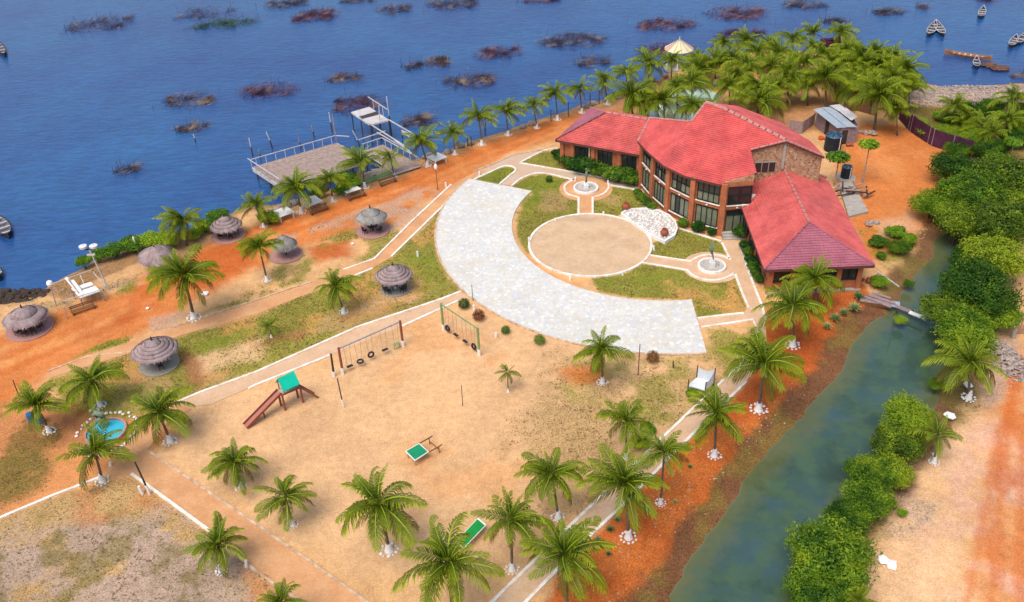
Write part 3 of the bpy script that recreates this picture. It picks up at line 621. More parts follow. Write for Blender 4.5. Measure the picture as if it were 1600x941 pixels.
# columns, bands, sills
for i,(x,y) in enumerate(c[:5]):
    a=c[max(i-1,0)]; b_=c[min(i+1,5)]; an=math.atan2(b_[1]-a[1],b_[0]-a[0]); mb=MB(); mb.box((x,y,3.2),(.62,.62,6.4),an); bp(mb,'brick_column','brick',uv=True)
for i in range(5):
    p=Vector((*c[i],0)); q=Vector((*c[i+1],0)); d=(q-p).normalized(); s=Vector((d.y,-d.x,0))
    mb=MB(); mb.beam(p+s*.06+Vector((0,0,3.42)),q+s*.06+Vector((0,0,3.42)),.16,.42); bp(mb,'floor_band','brick',uv=True)
    mb=MB(); zz=.78 if i<4 else 0
    if i<4: mb.beam(p+d*.35+s*.12+Vector((0,0,.72)),q-d*.35+s*.12+Vector((0,0,.72)),.22,.1); bp(mb,'sill','kerb'); mb=MB()
    mb.beam(p+d*.35+s*.14+Vector((0,0,3.66)),q-d*.3+s*.14+Vector((0,0,3.66)),.24,.06); bp(mb,'sill','kerb')
def window(p,q,z0,z1,cols,split=.5,top='darkglass',low='paleglass',parent=None,off=.02,fm='blackmetal'):
    p=Vector((p[0],p[1],0)); q=Vector((q[0],q[1],0)); L=(q-p).length; d=(q-p)/L; s=Vector((d.y,-d.x,0)); k=Vector((0,0,1)); cw=L/cols
    fr=MB(); A=p+s*(off+.05); Bq=q+s*(off+.05)
    fr.beam(A+k*z0,Bq+k*z0,.1,.09); fr.beam(A+k*z1,Bq+k*z1,.1,.09)
    zs=z0+(z1-z0)*split
    if 0<split<1: fr.beam(A+k*zs,Bq+k*zs,.08,.06)
    for i in range(cols+1): fr.beam(A+d*(cw*i)+k*z0,A+d*(cw*i)+k*z1,.07,.1)
    W=bp(fr,'window',fm,parent)
    for i in range(cols):
        for za,zb,mm in ((z0,zs,low),(zs,z1,top)):
            if zb-za<.05: continue
            a=p+d*(cw*i+.03)+s*off; b2=p+d*(cw*(i+1)-.03)+s*off; mb=MB(); mb.add([a+k*(za+.03),b2+k*(za+.03),b2+k*(zb-.03),a+k*(zb-.03)],[(0,1,2,3)])
            mb.v=[(v[0]-BO.x,v[1]-BO.y,v[2]) for v in mb.v]; mb.build('pane',M[mm if R.random()<.8 else ('darkglass' if mm=='paleglass' else mm)],W)
    return W
for i in range(4):
    p=Vector((*c[i],0)); q=Vector((*c[i+1],0)); d=(q-p).normalized(); ncol=3 if i==0 else 4
    window(p+d*.5,q-d*.5,.85,3.05,ncol,.0 if i<3 else .0,'paleglass','paleglass'); window(p+d*.5,q-d*.5,3.8,6.1,ncol,.46)  # darker upper panes paint in the reflection of the eaves
p=Vector((*c[4],0)); q=Vector((*c[5],0)); d=(q-p).normalized()
window(p+d*.5,q-d*.1,3.8,5.9,2,.52,'darkglass','darkglass')
W=window(p+d*.5,q-d*.2,.15,3.0,3,.8,'darkglass','paleglass'); W.name='glass_door'
for i in range(5):
    p=Vector((*c[i],0)); q=Vector((*c[i+1],0)); d=(q-p).normalized(); s=Vector((d.y,-d.x,0)); m_=(p+q)/2+s*.2; mb=MB(); mb.box((m_.x,m_.y,3.42),(.22,.14,.12),math.atan2(d.y,d.x)); bp(mb,'wall_lamp','white')
for k in range(3):
    mb=MB(); mb.box((25.2,88.9-.35*k,.17*(3-k)/2),(2.6,.5,.17*(3-k))); bp(mb,'step','concrete')
# roofs ----------------------------------------------------------------
def roof_face(mbs, poly, course=.30, lift=.065):
    P=[Vector(p) for p in poly]; nrm=Vector((0,0,0))
    for i in range(len(P)):
        a,b_=P[i],P[(i+1)%len(P)]; nrm+=Vector(((a.y-b_.y)*(a.z+b_.z),(a.z-b_.z)*(a.x+b_.x),(a.x-b_.x)*(a.y+b_.y)))
    nrm.normalize()
    if nrm.z<0: P.reverse(); nrm=-nrm
    hor=Vector((-nrm.y,nrm.x,0)).normalized(); sl=nrm.cross(hor); sl=-sl if sl.z<0 else sl
    slz=sl.z; vv=lambda p:p.z/slz
    mb,uvs=mbs; mb.add([p-nrm*.08 for p in P],[tuple(range(len(P)))]); uvs.append([(p.dot(hor),vv(p)) for p in P])
    v0=min(map(vv,P)); v1=max(map(vv,P)); k=math.floor(v0/course)
    def clip(poly,lim,keep_above):
        out=[]
        for i in range(len(poly)):
            a,b_=poly[i],poly[(i+1)%len(poly)]; da=vv(a)-lim; db=vv(b_)-lim
            if not keep_above: da,db=-da,-db
            if da>=0: out.append(a)
            if (da>0 and db<0) or (da<0 and db>0): out.append(a+(b_-a)*(da/(da-db)))
        return out
    while k*course<v1:
        lo,hi=k*course,(k+1)*course; q=clip(clip(P,lo,True),hi,False); k+=1
        if len(q)<3: continue
        top=[p+nrm*(lift*(hi-vv(p))/course) for p in q]; mb.add(top,[tuple(range(len(q)))]); uvs.append([(p.dot(hor),vv(p)) for p in q])
        # riser at the lower edge
        le=[p for p in q if abs(vv(p)-lo)<1e-4]
        if len(le)==2:
            a,b_=le; mb.add([a,b_,b_+nrm*lift,a+nrm*lift],[(0,1,2,3)]); uvs.append([(a.dot(hor),lo+.35)]*2+[(b_.dot(hor),lo+.35)]*2)
def roof_part(polys, name, m, parent=None):
    mb=MB(); uvs=[]
    for p in polys: roof_face((mb,uvs),p)
    mb.v=[(v[0]-BO.x,v[1]-BO.y,v[2]) for v in mb.v]; o=mb.build(name,M[m],parent or B); uv=o.data.uv_layers.new(name='UVMap')
    for pl,us in zip(o.data.polygons,uvs):
        for li,u in zip(pl.loop_indices,us): uv.data[li].uv=u
    return o
e0=(15.93,101.3,6.3); e1=(16.8,97.9,6.3); e2=(17.95,94.5,6.3); e3=(19.9,91.7,6.3); A=(23.3,89.3,6.3); Bv=(27.25,89.7,7.37); Cv=(27.25,93.0,8.55); Dv=(31.1,92.9,9.5)
Pv=tuple(G(1130,170,10.65)); Nv=tuple(G(1103,161,10.8)); Mv=tuple(G(1080,191,9.45)); L1=tuple(G(1016,185,7.6)); um=tuple((a+b)/2 for a,b in zip(L1,Mv))
E0=tuple(G(1288,245,7.4)); E1=tuple(G(1267,222,7.4)); E2=tuple(G(1218,191,7.5)); NB=(Nv[0]+4.5,Nv[1]+3.2,8.9)
RF=roof_part([(e3,A,Bv,Cv,Dv,Pv,Nv,Mv),(e2,e3,Mv),(e1,e2,Mv,um),(e0,e1,um,L1)],'front_roof','roof')
RB=roof_part([(Dv,E0,E1),(Dv,E1,Pv),(E1,E2,Pv),(Pv,E2,NB),(Pv,NB,Nv)],'rear_roof','roofwing')
def cap(pts, r=.16, parent=None, nm='ridge_cap', m='ridge'):
    mb=MB(); pts=[Vector(p)+Vector((0,0,.06)) for p in pts]
    for a,b_ in zip(pts[:-1],pts[1:]):
        L=(b_-a).length; n=max(1,int(L/.9))
        for k in range(n):
            mb.tube([a+(b_-a)*(k/n),a+(b_-a)*((k+1)/n-.02)],[r,r*.88],8)
    return bp(mb,nm,m,parent)
cap([Nv,Pv,Dv],.24,RF); cap([e0,L1],.17,RF); cap([Mv,Nv],.17,RF); cap([L1,um,Mv],.15,RF)
vb=MB(); 
for a,b_ in ((A,Bv),(Bv,Cv),(Cv,Dv),(Dv,E0),(e0,e1),(e1,e2),(e2,e3),(e3,A)): vb.beam(Vector(a)-Vector((0,0,.14)),Vector(b_)-Vector((0,0,.14)),.1,.2)
bp(vb,'fascia','soffit',RF)
cap([Cv,Dv,E0],.12,RF,'verge_tiles')
# right wing
zr=5.75; wr=[(25.25,76.45,3.3),(36.25,76.45,3.3),(37.3,94.9,3.3),(25.95,89.2,3.3)]
ap=(30.75,81.3,zr); rr_=(31.55,94.6,zr)
RW=roof_part([(wr[0],ap,rr_,(27.5,94.3,4.05),(27.5,90.5,3.98),(26.0,89.3,3.3))],'wing_roof','roofwing')
roof_part([(wr[1],wr[2],rr_,ap)],'wing_roof','roofwing'); roof_part([(wr[0],wr[1],ap)],'hip_roof','roofmauve')
cap([ap,rr_],.14,RW); cap([wr[0],ap],.11,RW,m='roofmauve'); cap([wr[1],ap],.11,RW,m='roofmauve')
mb=MB(); mb.beam(Vector((27.5,94.45,4.25)),Vector(rr_)+Vector((0,.1,.2)),.35,.3); mb.beam(Vector(rr_)+Vector((0,.1,.2)),Vector((37.1,95.0,3.65)),.35,.3); bp(mb,'parapet','ridge')
mb=MB(); mb.beam((25.9,89.35,3.55),(27.6,90.55,4.2),.35,.25); bp(mb,'parapet','kerb')
mb=MB()
for a,b_ in ((wr[0],wr[1]),(wr[1],wr[2]),(wr[0],(26.0,89.2,3.3))): mb.beam(Vector(a)-Vector((0,0,.16)),Vector(b_)-Vector((0,0,.16)),.1,.2)
bp(mb,'fascia','soffit',RW)
w0,w1,w2,w3=(26.1,77.3),(35.4,77.2),(36.4,94.2),(26.7,94.2)
wb=MB(); wallbox(wb,w0,w1,-.25,3.25,3.25); wallbox(wb,w1,w2,-.25,3.25,3.25); wallbox(wb,w3,w0,-.25,3.25,3.25); bp(wb,'wing_wall','brick',uv=True)
for x in (26.2,28.4,30.75,33.1,35.2): mb=MB(); mb.box((x,77.12,1.5),(.5,.3,3.4)); bp(mb,'brick_pier','brick',uv=True)
mb=MB(); mb.box((30.75,77.1,.12),(9.6,.5,.2)); bp(mb,'plinth','concrete')
for a,b_ in ((28.65,30.5),(26.5,28.1),(31.1,32.8),(33.4,34.9)): window((a,77.22),(b_,77.22),1.35,2.9,2,0,'darkglass','darkglass' ,off=.04)
for i in range(4): window((26.15+.03*i,88.5-3*i),(26.14+.03*i,86.6-3*i),1.2,2.8,2,0,'darkglass','darkglass',off=.04)
for i in range(4): window((35.5+.15*i,80-.0+3*i),(35.6+.15*i,82+3*i),1.2,2.8,2,0,'darkglass','darkglass',off=.04)
# left wing
d_=Vector((.877,-.48,0)).normalized(); n_=Vector((.48,.877,0)).normalized()
LA=Vector((6.44,108.46,3.7)); LB=LA+d_*11.55; LC=LA+n_*11.4; LD=LC+d_*13.5; la=LA+n_*5.7+d_*4.6; la.z=5.95; lr=LA+n_*5.5+d_*12.3; lr.z=5.95
LW=roof_part([(LA,LB,lr,la)],'wing_roof','roofwing'); LH=roof_part([(LA,la,LC)],'hip_roof','roofmauve'); roof_part([(LC,la,lr,LD)],'wing_roof','roofwing')
cap([la,lr],.18,LW); cap([LA,la],.11,LW,m='soffit'); cap([LC,la],.12,LW)
mb=MB(); k=Vector((0,0,.14)); mb.beam(LA-k,LB-k,.1,.2); mb.beam(LA-k,LC-k,.1,.2); bp(mb,'fascia','soffit',LW)
q0=LA+d_*.7+n_*.6; q1=LB+n_*.6+d_*.1; q2=LA+d_*.7+n_*10.8
wb=MB(); wallbox(wb,q0,q1,0,3.65,3.65); wallbox(wb,q2,q0,0,3.65,3.65); wallbox(wb,q2+d_*12,q2,0,3.65,3.65); bp(wb,'wing_wall','brick',uv=True)
Lw=(q1-q0).length
for f_ in (.13,.395,.72,.96,.0):
    p=q0+(q1-q0)*f_-n_*.08; mb=MB(); mb.box((p.x,p.y,1.8),(.5,.3,3.6),math.atan2(d_.y,d_.x)); bp(mb,'brick_pier','brick',uv=True)
for f_ in (.255,.54,.845): p=q0+(q1-q0)*f_; window(p-d_*.95,p+d_*.95,1.3,3.1,3,0,'darkglass','darkglass',off=.04)
for f_ in (.35,.99): p=q0+(q1-q0)*f_-n_*.2; mb=MB(); mb.tube([(p.x,p.y,0),(p.x,p.y,3.5)],.06,6); bp(mb,'downpipe','kerb')
# ------------------------------------------------------------------ palms
def frond_mesh(name, el, droop, seed, m, L=1.0, pairs=25, sag=.5):
    r=random.Random(seed); n=10; P=[Vector((0,0,0))]; T=[]; a=math.radians(el); yaw=0; ys=r.uniform(-.35,.35)
    for i in range(n):
        t=(i+.5)/n; an=a-math.radians(droop)*t**1.35; yaw=ys*t*t
        d=Vector((math.cos(an)*math.cos(yaw),math.cos(an)*math.sin(yaw),math.sin(an))); T.append(d); P.append(P[-1]+d*(L/n))
    mb=MB(); al=[]
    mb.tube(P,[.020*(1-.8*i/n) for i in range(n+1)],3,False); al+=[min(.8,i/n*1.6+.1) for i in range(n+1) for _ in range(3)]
    for i in range(pairs):
        t=.1+.9*(i/(pairs-1)); f=t*n; k=min(int(f),n-1); p=P[k]+(P[k+1]-P[k])*(f-k); d=T[k]
        side=d.cross(Vector((0,0,1))); side.normalize(); upv=side.cross(d)
        ln=(.09+.225*math.sin(PI*min(1,t*.78+.16)))*L
        if t>.93: ln*=.8
        for s in (-1,1):
            if r.random()<.04: continue
            o=d*(.62+.5*t)+side*s*(1-.25*t)+upv*(.28-.1*t)+Vector((r.uniform(-.1,.1),r.uniform(-.1,.1),r.uniform(-.1,.1))); o.normalize(); l=ln*r.uniform(.85,1.1)
            m1=p+o*l*.5+Vector((0,0,-.12*l)); m2=p+o*l*.78+Vector((0,0,-sag*1.6*l*r.uniform(.6,1.2)))
            w=.0165*L; wv=d*w
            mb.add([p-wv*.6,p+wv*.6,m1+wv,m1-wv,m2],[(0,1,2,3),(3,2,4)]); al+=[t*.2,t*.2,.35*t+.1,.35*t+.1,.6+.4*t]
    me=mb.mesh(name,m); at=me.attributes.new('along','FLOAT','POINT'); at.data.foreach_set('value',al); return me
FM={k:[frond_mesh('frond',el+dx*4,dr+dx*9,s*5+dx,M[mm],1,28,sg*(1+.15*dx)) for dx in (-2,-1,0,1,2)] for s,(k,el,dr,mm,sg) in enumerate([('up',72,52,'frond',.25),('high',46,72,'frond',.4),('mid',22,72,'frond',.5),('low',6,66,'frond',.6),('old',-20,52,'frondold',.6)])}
tr=MB(); tr.tube([(0,0,0),(.02,0,.3),(0,.0,.7),(0,0,1)],[.17,.135,.115,.12],8); TRUNK=tr.mesh('trunk',M['trunk'],smooth=True)
tr=MB(); tr.lathe([(.36,-.05),(.27,.18),(.2,.55),(.185,.8),(.001,.82)],10); WB=tr.mesh('painted_trunk_base',M['white'])
tr=MB(); rr=random.Random(3)
for i in range(11): a=i*2*PI/11+rr.uniform(-.1,.1); tr.rock((math.cos(a)*.62*rr.uniform(.85,1.1),math.sin(a)*.62*rr.uniform(.85,1.1),.04),rr.uniform(.1,.16),.7,rr)
BS=tr.mesh('base_stones',M['whitestone']); 
tr=MB()
for i in range(7): a=i*.9; tr.rock((math.cos(a)*.16,math.sin(a)*.16,-.16),.13,1.1,rr)
NUTS=tr.mesh('coconuts',simple('coconut',(.24,.17,.05),.6,.4,8)); 
tr=MB()
for i in range(16): a=i*.8; tr.beam((math.cos(a)*.1,math.sin(a)*.1,.15),(math.cos(a)*.42,math.sin(a)*.42,-.35-rr.random()*.5),.09,.03)
SKIRT=tr.mesh('dead_skirt',M['dead'])
def palm(base, crown, r, label, group, white=True, stones=True, n=None, old=.15, dark=False, nuts=True, lean=None):
    b=G(*base); h=max(.6,hgt(base,crown[1])); gr=group==gG; s=max(.9,r*mpp(base[0],base[1])*(1.14 if gr else .96 if r>60 else 1.0))
    # the crown sits where the trunk, leaning a little, carries it
    top=G(crown[0],crown[1],h); off=Vector((top.x-b.x,0,0)); off.x=max(-h*.22,min(h*.22,off.x))
    rp=random.Random(int(base[0]*13+base[1]*7)); T=thing('palm_tree',label,'palm tree',b,0,group)
    bw=s/3.3
    lx=math.atan2(off.x,h); tk=link_mesh('trunk',TRUNK,T,(0,0,0),(0,lx,rp.uniform(0,0)),(bw,bw,h/math.cos(lx)))
    if white: link_mesh('painted_trunk_base',WB,T,(0,0,0),(0,0,0),(bw*1.05,bw*1.05,min(1,bw*1.1)))
    if stones: link_mesh('base_stones',BS,T,(0,0,0),(0,0,rp.uniform(0,6)),(bw,bw,bw))['kind']='stuff'
    ly=rp.uniform(-.07,.07)*h; tk.rotation_euler=(-math.atan2(ly,h),lx,0); cz=Vector((off.x,ly,h)); wind=rp.uniform(0,6.28); wk=rp.uniform(.0,.28); eo=rp.uniform(-.18,.16); nn_=rp.randint(-3,3); n=n or nn_+((25 if r>24 else 20) if gr else 25 if r>40 else 22 if r>24 else 13)
    if nuts and s>2.6: link_mesh('coconuts',NUTS,T,cz,(0,0,rp.uniform(0,6)),(bw*1.1,)*3)
    if s>2.4: link_mesh('dead_skirt',SKIRT,T,cz,(0,0,rp.uniform(0,6)),(bw,bw,bw*.9))
    ph=rp.uniform(0,6.28)
    for i in range(n):
        u=i/(n-1); a=ph+i*2.39996+rp.uniform(-.45,.45); a+=wk*math.sin(wind-a)*1.6
        k='up' if u<.2 else 'high' if u<.5 else 'mid' if u<.76 else 'low' if u<1-old*.8 else 'old'
        ln=s*(.82 if k=='up' else 1.05 if k=='high' else 1.12 if k!='old' else .95)*rp.uniform(.72,1.12)
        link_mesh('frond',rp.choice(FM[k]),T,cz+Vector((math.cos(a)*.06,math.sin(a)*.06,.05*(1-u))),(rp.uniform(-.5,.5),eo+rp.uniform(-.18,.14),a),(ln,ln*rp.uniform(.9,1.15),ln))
    return T
gP='palms around the playground and lawns'; gL='palms planted along the lakeside road'; gG='palms of the grove behind the building'; gE='palms along the east walkway and canal bank'; gR='palms on the far side of the canal'
for base,crown,r,lab,grp,kw in [
 ((608,860),(592,782),72,'large full coconut palm with white painted foot left of the second green table',gP,{}),
 ((457,820),(446,776),46,'small coconut palm beside the orange walkway bending its fronds left',gP,{}),
 ((376,760),(368,722),46,'young coconut palm at the left edge of the sandy playground below the slide',gP,{}),
 ((266,690),(248,645),53,'bushy coconut palm right of the small blue pool',gP,{}),
 ((346,892),(341,852),48,'short coconut palm with a dark upright tuft in the bottom left dry grass',gP,{}),
 ((160,752),(148,708),52,'coconut palm just below the small blue pool',gP,{}),
 ((77,674),(58,632),47,'coconut palm with blue drums at its foot near the left edge',gP,{}),
 ((157,634),(145,594),46,'coconut palm on the lawn above the small blue pool',gP,{}),
 ((303,497),(289,430),56,'tall dense coconut palm on the red earth left of the road',gL,{'n':27}),
 ((417,438),(406,385),34,'coconut palm beside the small tattered thatch parasol',gL,{}),
 ((537,488),(525,446),37,'coconut palm left of the thatch parasol with four tiers near the arc',gP,{}),
 ((424,527),(422,510),20,'tiny low palm seedling alone on the grass strip',gP,{'stones':False,'n':12}),
 ((292,384),(286,346),40,'coconut palm with curling fronds over the lake shrubs',gL,{'white':False,'stones':False}),
 ((412,354),(400,320),28,'bushy coconut palm at the left corner of the wooden deck',gL,{}),
 ((471,332),(462,294),38,'wide low coconut palm between the first and second white tables',gL,{}),
 ((520,314),(515,280),28,'coconut palm between the second and third white tables',gL,{}),
 ((570,293),(565,254),36,'coconut palm by the green planks in front of the deck',gL,{}),
 ((616,276),(610,245),24,'slim coconut palm at the foot of the wooden boardwalk',gL,{}),
 ((668,259),(657,219),33,'coconut palm leaning over the broken rails right of the boardwalk',gL,{}),
 ((711,241),(708,210),26,'coconut palm just right of the last white table',gL,{}),
 ((753,226),(748,183),31,'lakeside coconut palm second right of the last white table',gL,{}),
 ((794,211),(790,172),29,'lakeside coconut palm third right of the last white table',gL,{}),
 ((839,200),(833,163),25,'lakeside coconut palm nearest left of the left wing roof',gL,{}),
 ((871,187),(868,146),28,'lakeside coconut palm with a hanging yellow frond by the left wing corner',gL,{}),
 ((909,176),(906,139),27,'lakeside coconut palm behind the left wing hip',gL,{}),
 ((949,163),(944,124),28,'lakeside coconut palm behind the left wing ridge',gL,{}),
 ((980,157),(978,112),25,'dark crowned coconut palm on the shore left of the cream pavilion',gL,{'white':False,'stones':False}),
 ((1015,137),(1013,99),35,'spreading coconut palm on the shore just left of the cream pavilion',gL,{'white':False,'stones':False}),
 ((1049,131),(1049,95),25,'coconut palm in front of the cream pavilion posts',gL,{}),
 ((988,192),(987,150),40,'big coconut palm directly behind the left wing roof',gG,{'white':False,'stones':False}),
 ((1012,196),(1011,160),26,'dark coconut palm squeezed between two bigger ones behind the left wing',gG,{'white':False,'stones':False}),
 ((1037,198),(1038,160),36,'coconut palm with open crown before the pale teal pool floor',gG,{'white':False,'stones':False}),
 ((1082,168),(1080,127),30,'coconut palm standing beyond the pale teal pool floor',gG,{'white':False,'stones':False}),
 ((1085,200),(1084,165),28,'coconut palm between the pale teal pool floor and the main roof peak',gG,{'white':False,'stones':False}),
 ((1092,116),(1092,88),20,'small dark coconut palm right of the cream pavilion',gG,{'white':False,'stones':False}),
 ((1117,131),(1118,97),34,'yellowish coconut palm in the grove right of the cream pavilion',gG,{}),
 ((1130,97),(1130,68),21,'coconut palm at the back shore, first of the far row',gG,{'white':False,'stones':False}),
 ((1167,104),(1167,64),26,'coconut palm at the back shore, second of the far row',gG,{'white':False,'stones':False}),
 ((1202,98),(1201,68),23,'coconut palm at the back shore, third of the far row',gG,{'white':False,'stones':False}),
 ((1239,94),(1238,61),23,'coconut palm at the back shore, fourth of the far row',gG,{'white':False,'stones':False}),
 ((1272,92),(1271,51),23,'tallest coconut palm of the far row, against the open lake',gG,{'white':False,'stones':False}),
 ((1312,85),(1313,50),25,'rightmost coconut palm of the far row by the dark purple shed',gG,{'white':False,'stones':False}),
 ((1268,102),(1269,72),21,'low yellowish palm under the tallest one of the far row',gG,{'white':False,'stones':False}),
 ((1219,122),(1218,82),27,'coconut palm of the second row, left of the sandy gap',gG,{}),
 ((1259,138),(1259,99),29,'coconut palm of the second row, below the sandy gap',gG,{'white':False,'stones':False}),
 ((1231,160),(1231,117),34,'coconut palm with hanging right fronds in the middle of the grove',gG,{'white':False,'stones':False}),
 ((1166,142),(1166,102),28,'coconut palm of the second row right of the yellowish one',gG,{}),
 ((1150,160),(1150,122),26,'palm in the grove shade over the pool end',gG,{'white':False,'stones':False}),
 ((1140,170),(1140,135),28,'palm behind the main roof peak, left of the big drooping one',gG,{'white':False,'stones':False}),
 ((1184,178),(1184,135),34,'dense coconut palm behind the drooping palm by the roof ridge',gG,{'white':False,'stones':False}),
 ((1190,200),(1187,161),42,'big palm with thick drooping yellow green fronds right behind the roof ridge',gG,{'white':False,'stones':False,'old':.35}),
 ((1291,170),(1290,123),36,'palm with orange tinged lower fronds rising behind the tin roof shack',gG,{'white':False,'stones':False,'old':.4}),
 ((1301,136),(1302,99),29,'coconut palm between the sandy gap and the dense right grove',gG,{'white':False,'stones':False}),
 ((1321,120),(1322,81),29,'coconut palm at the left top of the dense right grove',gG,{'white':False,'stones':False}),
 ((1348,142),(1348,98),38,'large coconut palm at the centre of the dense right grove',gG,{'white':False,'stones':False}),
 ((1343,112),(1343,80),27,'coconut palm at the top centre of the dense right grove',gG,{'white':False,'stones':False}),
 ((1370,118),(1370,84),27,'coconut palm at the top of the dense right grove, right of centre',gG,{'white':False,'stones':False}),
 ((1397,122),(1397,87),25,'coconut palm at the top right of the dense grove',gG,{'white':False,'stones':False}),
 ((1375,146),(1375,103),31,'coconut palm of the dense grove, second row right',gG,{'white':False,'stones':False}),
 ((1414,158),(1416,107),34,'outermost right palm of the grove over the pebble beach',gG,{'white':False,'stones':False}),
 ((1319,162),(1337,132),37,'coconut palm with white foot right behind the tin roof shack',gG,{'stones':False}),
 ((1396,172),(1398,127),36,'palm of the grove right side above the purple fence corner',gG,{'white':False,'stones':False}),
 ((1366,205),(1372,150),44,'great palm hanging long fronds between the shack and the purple fence',gG,{'white':False,'stones':False,'n':30,'old':.3}),
 ((1243,128),(1243,92),26,'coconut palm in the grove just left of the sandy gap, upper',gG,{'white':False,'stones':False}),
 ((1205,140),(1205,104),28,'coconut palm of the grove between second and third rows, left part',gG,{'white':False,'stones':False}),
 ((1262,165),(1262,128),30,'coconut palm left of the one rising behind the tin roof shack',gG,{'white':False,'stones':False}),
 ((1330,140),(1330,104),30,'slender coconut palm left of the centre of the dense right grove',gG,{'white':False,'stones':False}),
 ((1360,160),(1360,120),32,'coconut palm in front of the centre of the dense right grove',gG,{'white':False,'stones':False}),
 ((1388,142),(1388,104),30,'coconut palm at the right of centre of the dense right grove',gG,{'white':False,'stones':False}),
 ((1420,178),(1420,136),30,'coconut palm between beach and purple fence corner',gG,{'white':False,'stones':False}),
 ((1305,150),(1305,116),28,'coconut palm above the shack roof, right of the orange tinged one',gG,{'white':False,'stones':False}),
 ((1095,140),(1095,108),26,'coconut palm between the pavilion and the yellowish one',gG,{'white':False,'stones':False}),
 ((1145,128),(1145,92),26,'coconut palm right of the yellowish one, upper',gG,{'white':False,'stones':False}),
 ((1184,116),(1184,82),24,'coconut palm in the grove under the third of the far row',gG,{'white':False,'stones':False}),
 ((1215,172),(1215,138),30,'coconut palm right of the dense one by the roof ridge',gG,{'white':False,'stones':False}),
 ((1285,118),(1285,84),22,'small coconut palm at the edge of the sandy gap',gG,{'white':False,'stones':False}),
 ((1058,170),(1058,134),26,'coconut palm on the left edge of the pale teal pool floor',gG,{'white':False,'stones':False}),
 ((1402,212),(1398,172),26,'palm with dry orange fronds at the start of the purple fence',gG,{'white':False,'stones':False,'old':.6}),
 ((1276,478),(1274,436),44,'coconut palm standing before the right wing front windows',gE,{'white':False,'stones':False}),
 ((1238,540),(1238,474),60,'coconut palm at the corner of the right wing and court kerb',gE,{}),
 ((1185,640),(1192,566),70,'tall coconut palm over the east walkway below the white swing seat',gE,{}),
 ((1116,712),(1120,648),53,'coconut palm on the red bank beside the middle of the east walkway',gE,{}),
 ((941,598),(940,545),43,'coconut palm alone south of the paved arc',gP,{}),
 ((794,612),(793,584),21,'small yellow young palm alone in the middle of the playground',gP,{'stones':False,'n':11}),
 ((978,716),(979,660),44,'coconut palm at the north end of the walkway clump',gE,{'stones':False}),
 ((1032,786),(1038,708),42,'coconut palm in the clump leaning over the red bank',gE,{}),
 ((982,840),(976,756),68,'large coconut palm on the red bank in the middle of the clump',gE,{}),
 ((872,808),(862,738),52,'coconut palm between the playground sand and the walkway clump',gP,{}),
 ((800,890),(798,815),54,'coconut palm whose fronds touch the second green table',gP,{}),
 ((708,965),(700,882),78,'huge coconut palm at the bottom edge left of the walkway',gP,{}),
 ((886,955),(882,872),76,'huge coconut palm at the bottom edge over the walkway',gE,{}),
 ((442,985),(440,938),34,'palm top peeping over the bottom edge on the orange walkway',gP,{}),
 ((1513,622),(1516,566),54,'coconut palm with thick fronds below the mangroves and gate post',gR,{}),
 ((1459,722),(1466,680),44,'thin coconut palm on the sandy bank right of the canal shrubs',gR,{'n':11}),
 ((1340,975),(1341,935),28,'yellow palm tips at the bottom edge by the big mangrove',gR,{'old':.4}),
 ((1490,205),(1491,166),30,'dark palm at the left end of the thicket behind the purple fence',gR,{'white':False,'stones':False}),
 ((1535,222),(1535,195),32,'broad low palm in the thicket right of the purple fence',gR,{'white':False,'stones':False}),
 ((1508,212),(1506,188),28,'dark low palm in the thicket just above the purple fence',gR,{'white':False,'stones':False}),
 ((1574,216),(1574,186),34,'palm in the thicket near the right edge, lower one',gR,{'white':False,'stones':False}),
 ((1582,188),(1583,152),34,'palm in the thicket near the right edge, upper one',gR,{'white':False,'stones':False}),
 ((1552,236),(1550,208),30,'palm at the thicket front over the mangroves',gR,{'white':False,'stones':False})]:
    palm(base,crown,r,lab,grp,**kw)
# ------------------------------------------------------------------ leafy crowns
def crown_mesh(name, seed, m, nleaf=5000, leaf=.11, lobes=9, flat=.75, sph=False):
    """unit-radius crown of leaf faces gathered in lobes"""
    r=np.random.RandomState(seed); cs=[(0,0,.0,.72)]
    if not sph:
        for i in range(lobes):
            a=r.rand()*2*PI; q=.35+.4*r.rand(); cs.append((math.cos(a)*q,math.sin(a)*q,(r.rand()-.35)*.7*flat,.28+.22*r.rand()))
    else: cs=[(0,0,0,1)]
    cs=np.array(cs); w=cs[:,3]**2; k=r.choice(len(cs),nleaf,p=w/w.sum()); d=r.randn(nleaf,3); d/=np.linalg.norm(d,axis=1)[:,None]
    rad=cs[k,3]*(.68+.52*r.rand(nleaf)**.9)*(1+ .18*np.sin(d[:,0]*9+seed)*np.sin(d[:,1]*10)*1.3*(0 if sph else 1)); P=cs[k,:3]+d*rad[:,None]; P[:,2]*=flat if not sph else 1
    keep=P[:,2]>-.62; P=P[keep]; d=d[keep]; n=len(P)
    nn=d+r.randn(n,3)*.75+np.array([0,0,.2]); nn/=np.linalg.norm(nn,axis=1)[:,None]; a=np.cross(nn,r.randn(n,3)); a/=np.linalg.norm(a,axis=1)[:,None]; b=np.cross(nn,a)
    s=(leaf*(.6+.8*r.rand(n)))[:,None]; V=np.stack([P-a*s,P-b*s*.45,P+a*s,P+b*s*.45],1).reshape(-1,3)
    me=bpy.data.meshes.new(name); me.vertices.add(len(V)); me.vertices.foreach_set('co',V.astype(np.float32).ravel()); me.loops.add(n*4); me.loops.foreach_set('vertex_index',np.arange(n*4,dtype=np.int32))
    me.polygons.add(n); me.polygons.foreach_set('loop_start',np.arange(0,n*4,4,dtype=np.int32)); me.polygons.foreach_set('loop_total',np.full(n,4,dtype=np.int32)); me.update(); me.materials.append(M[m]); return me
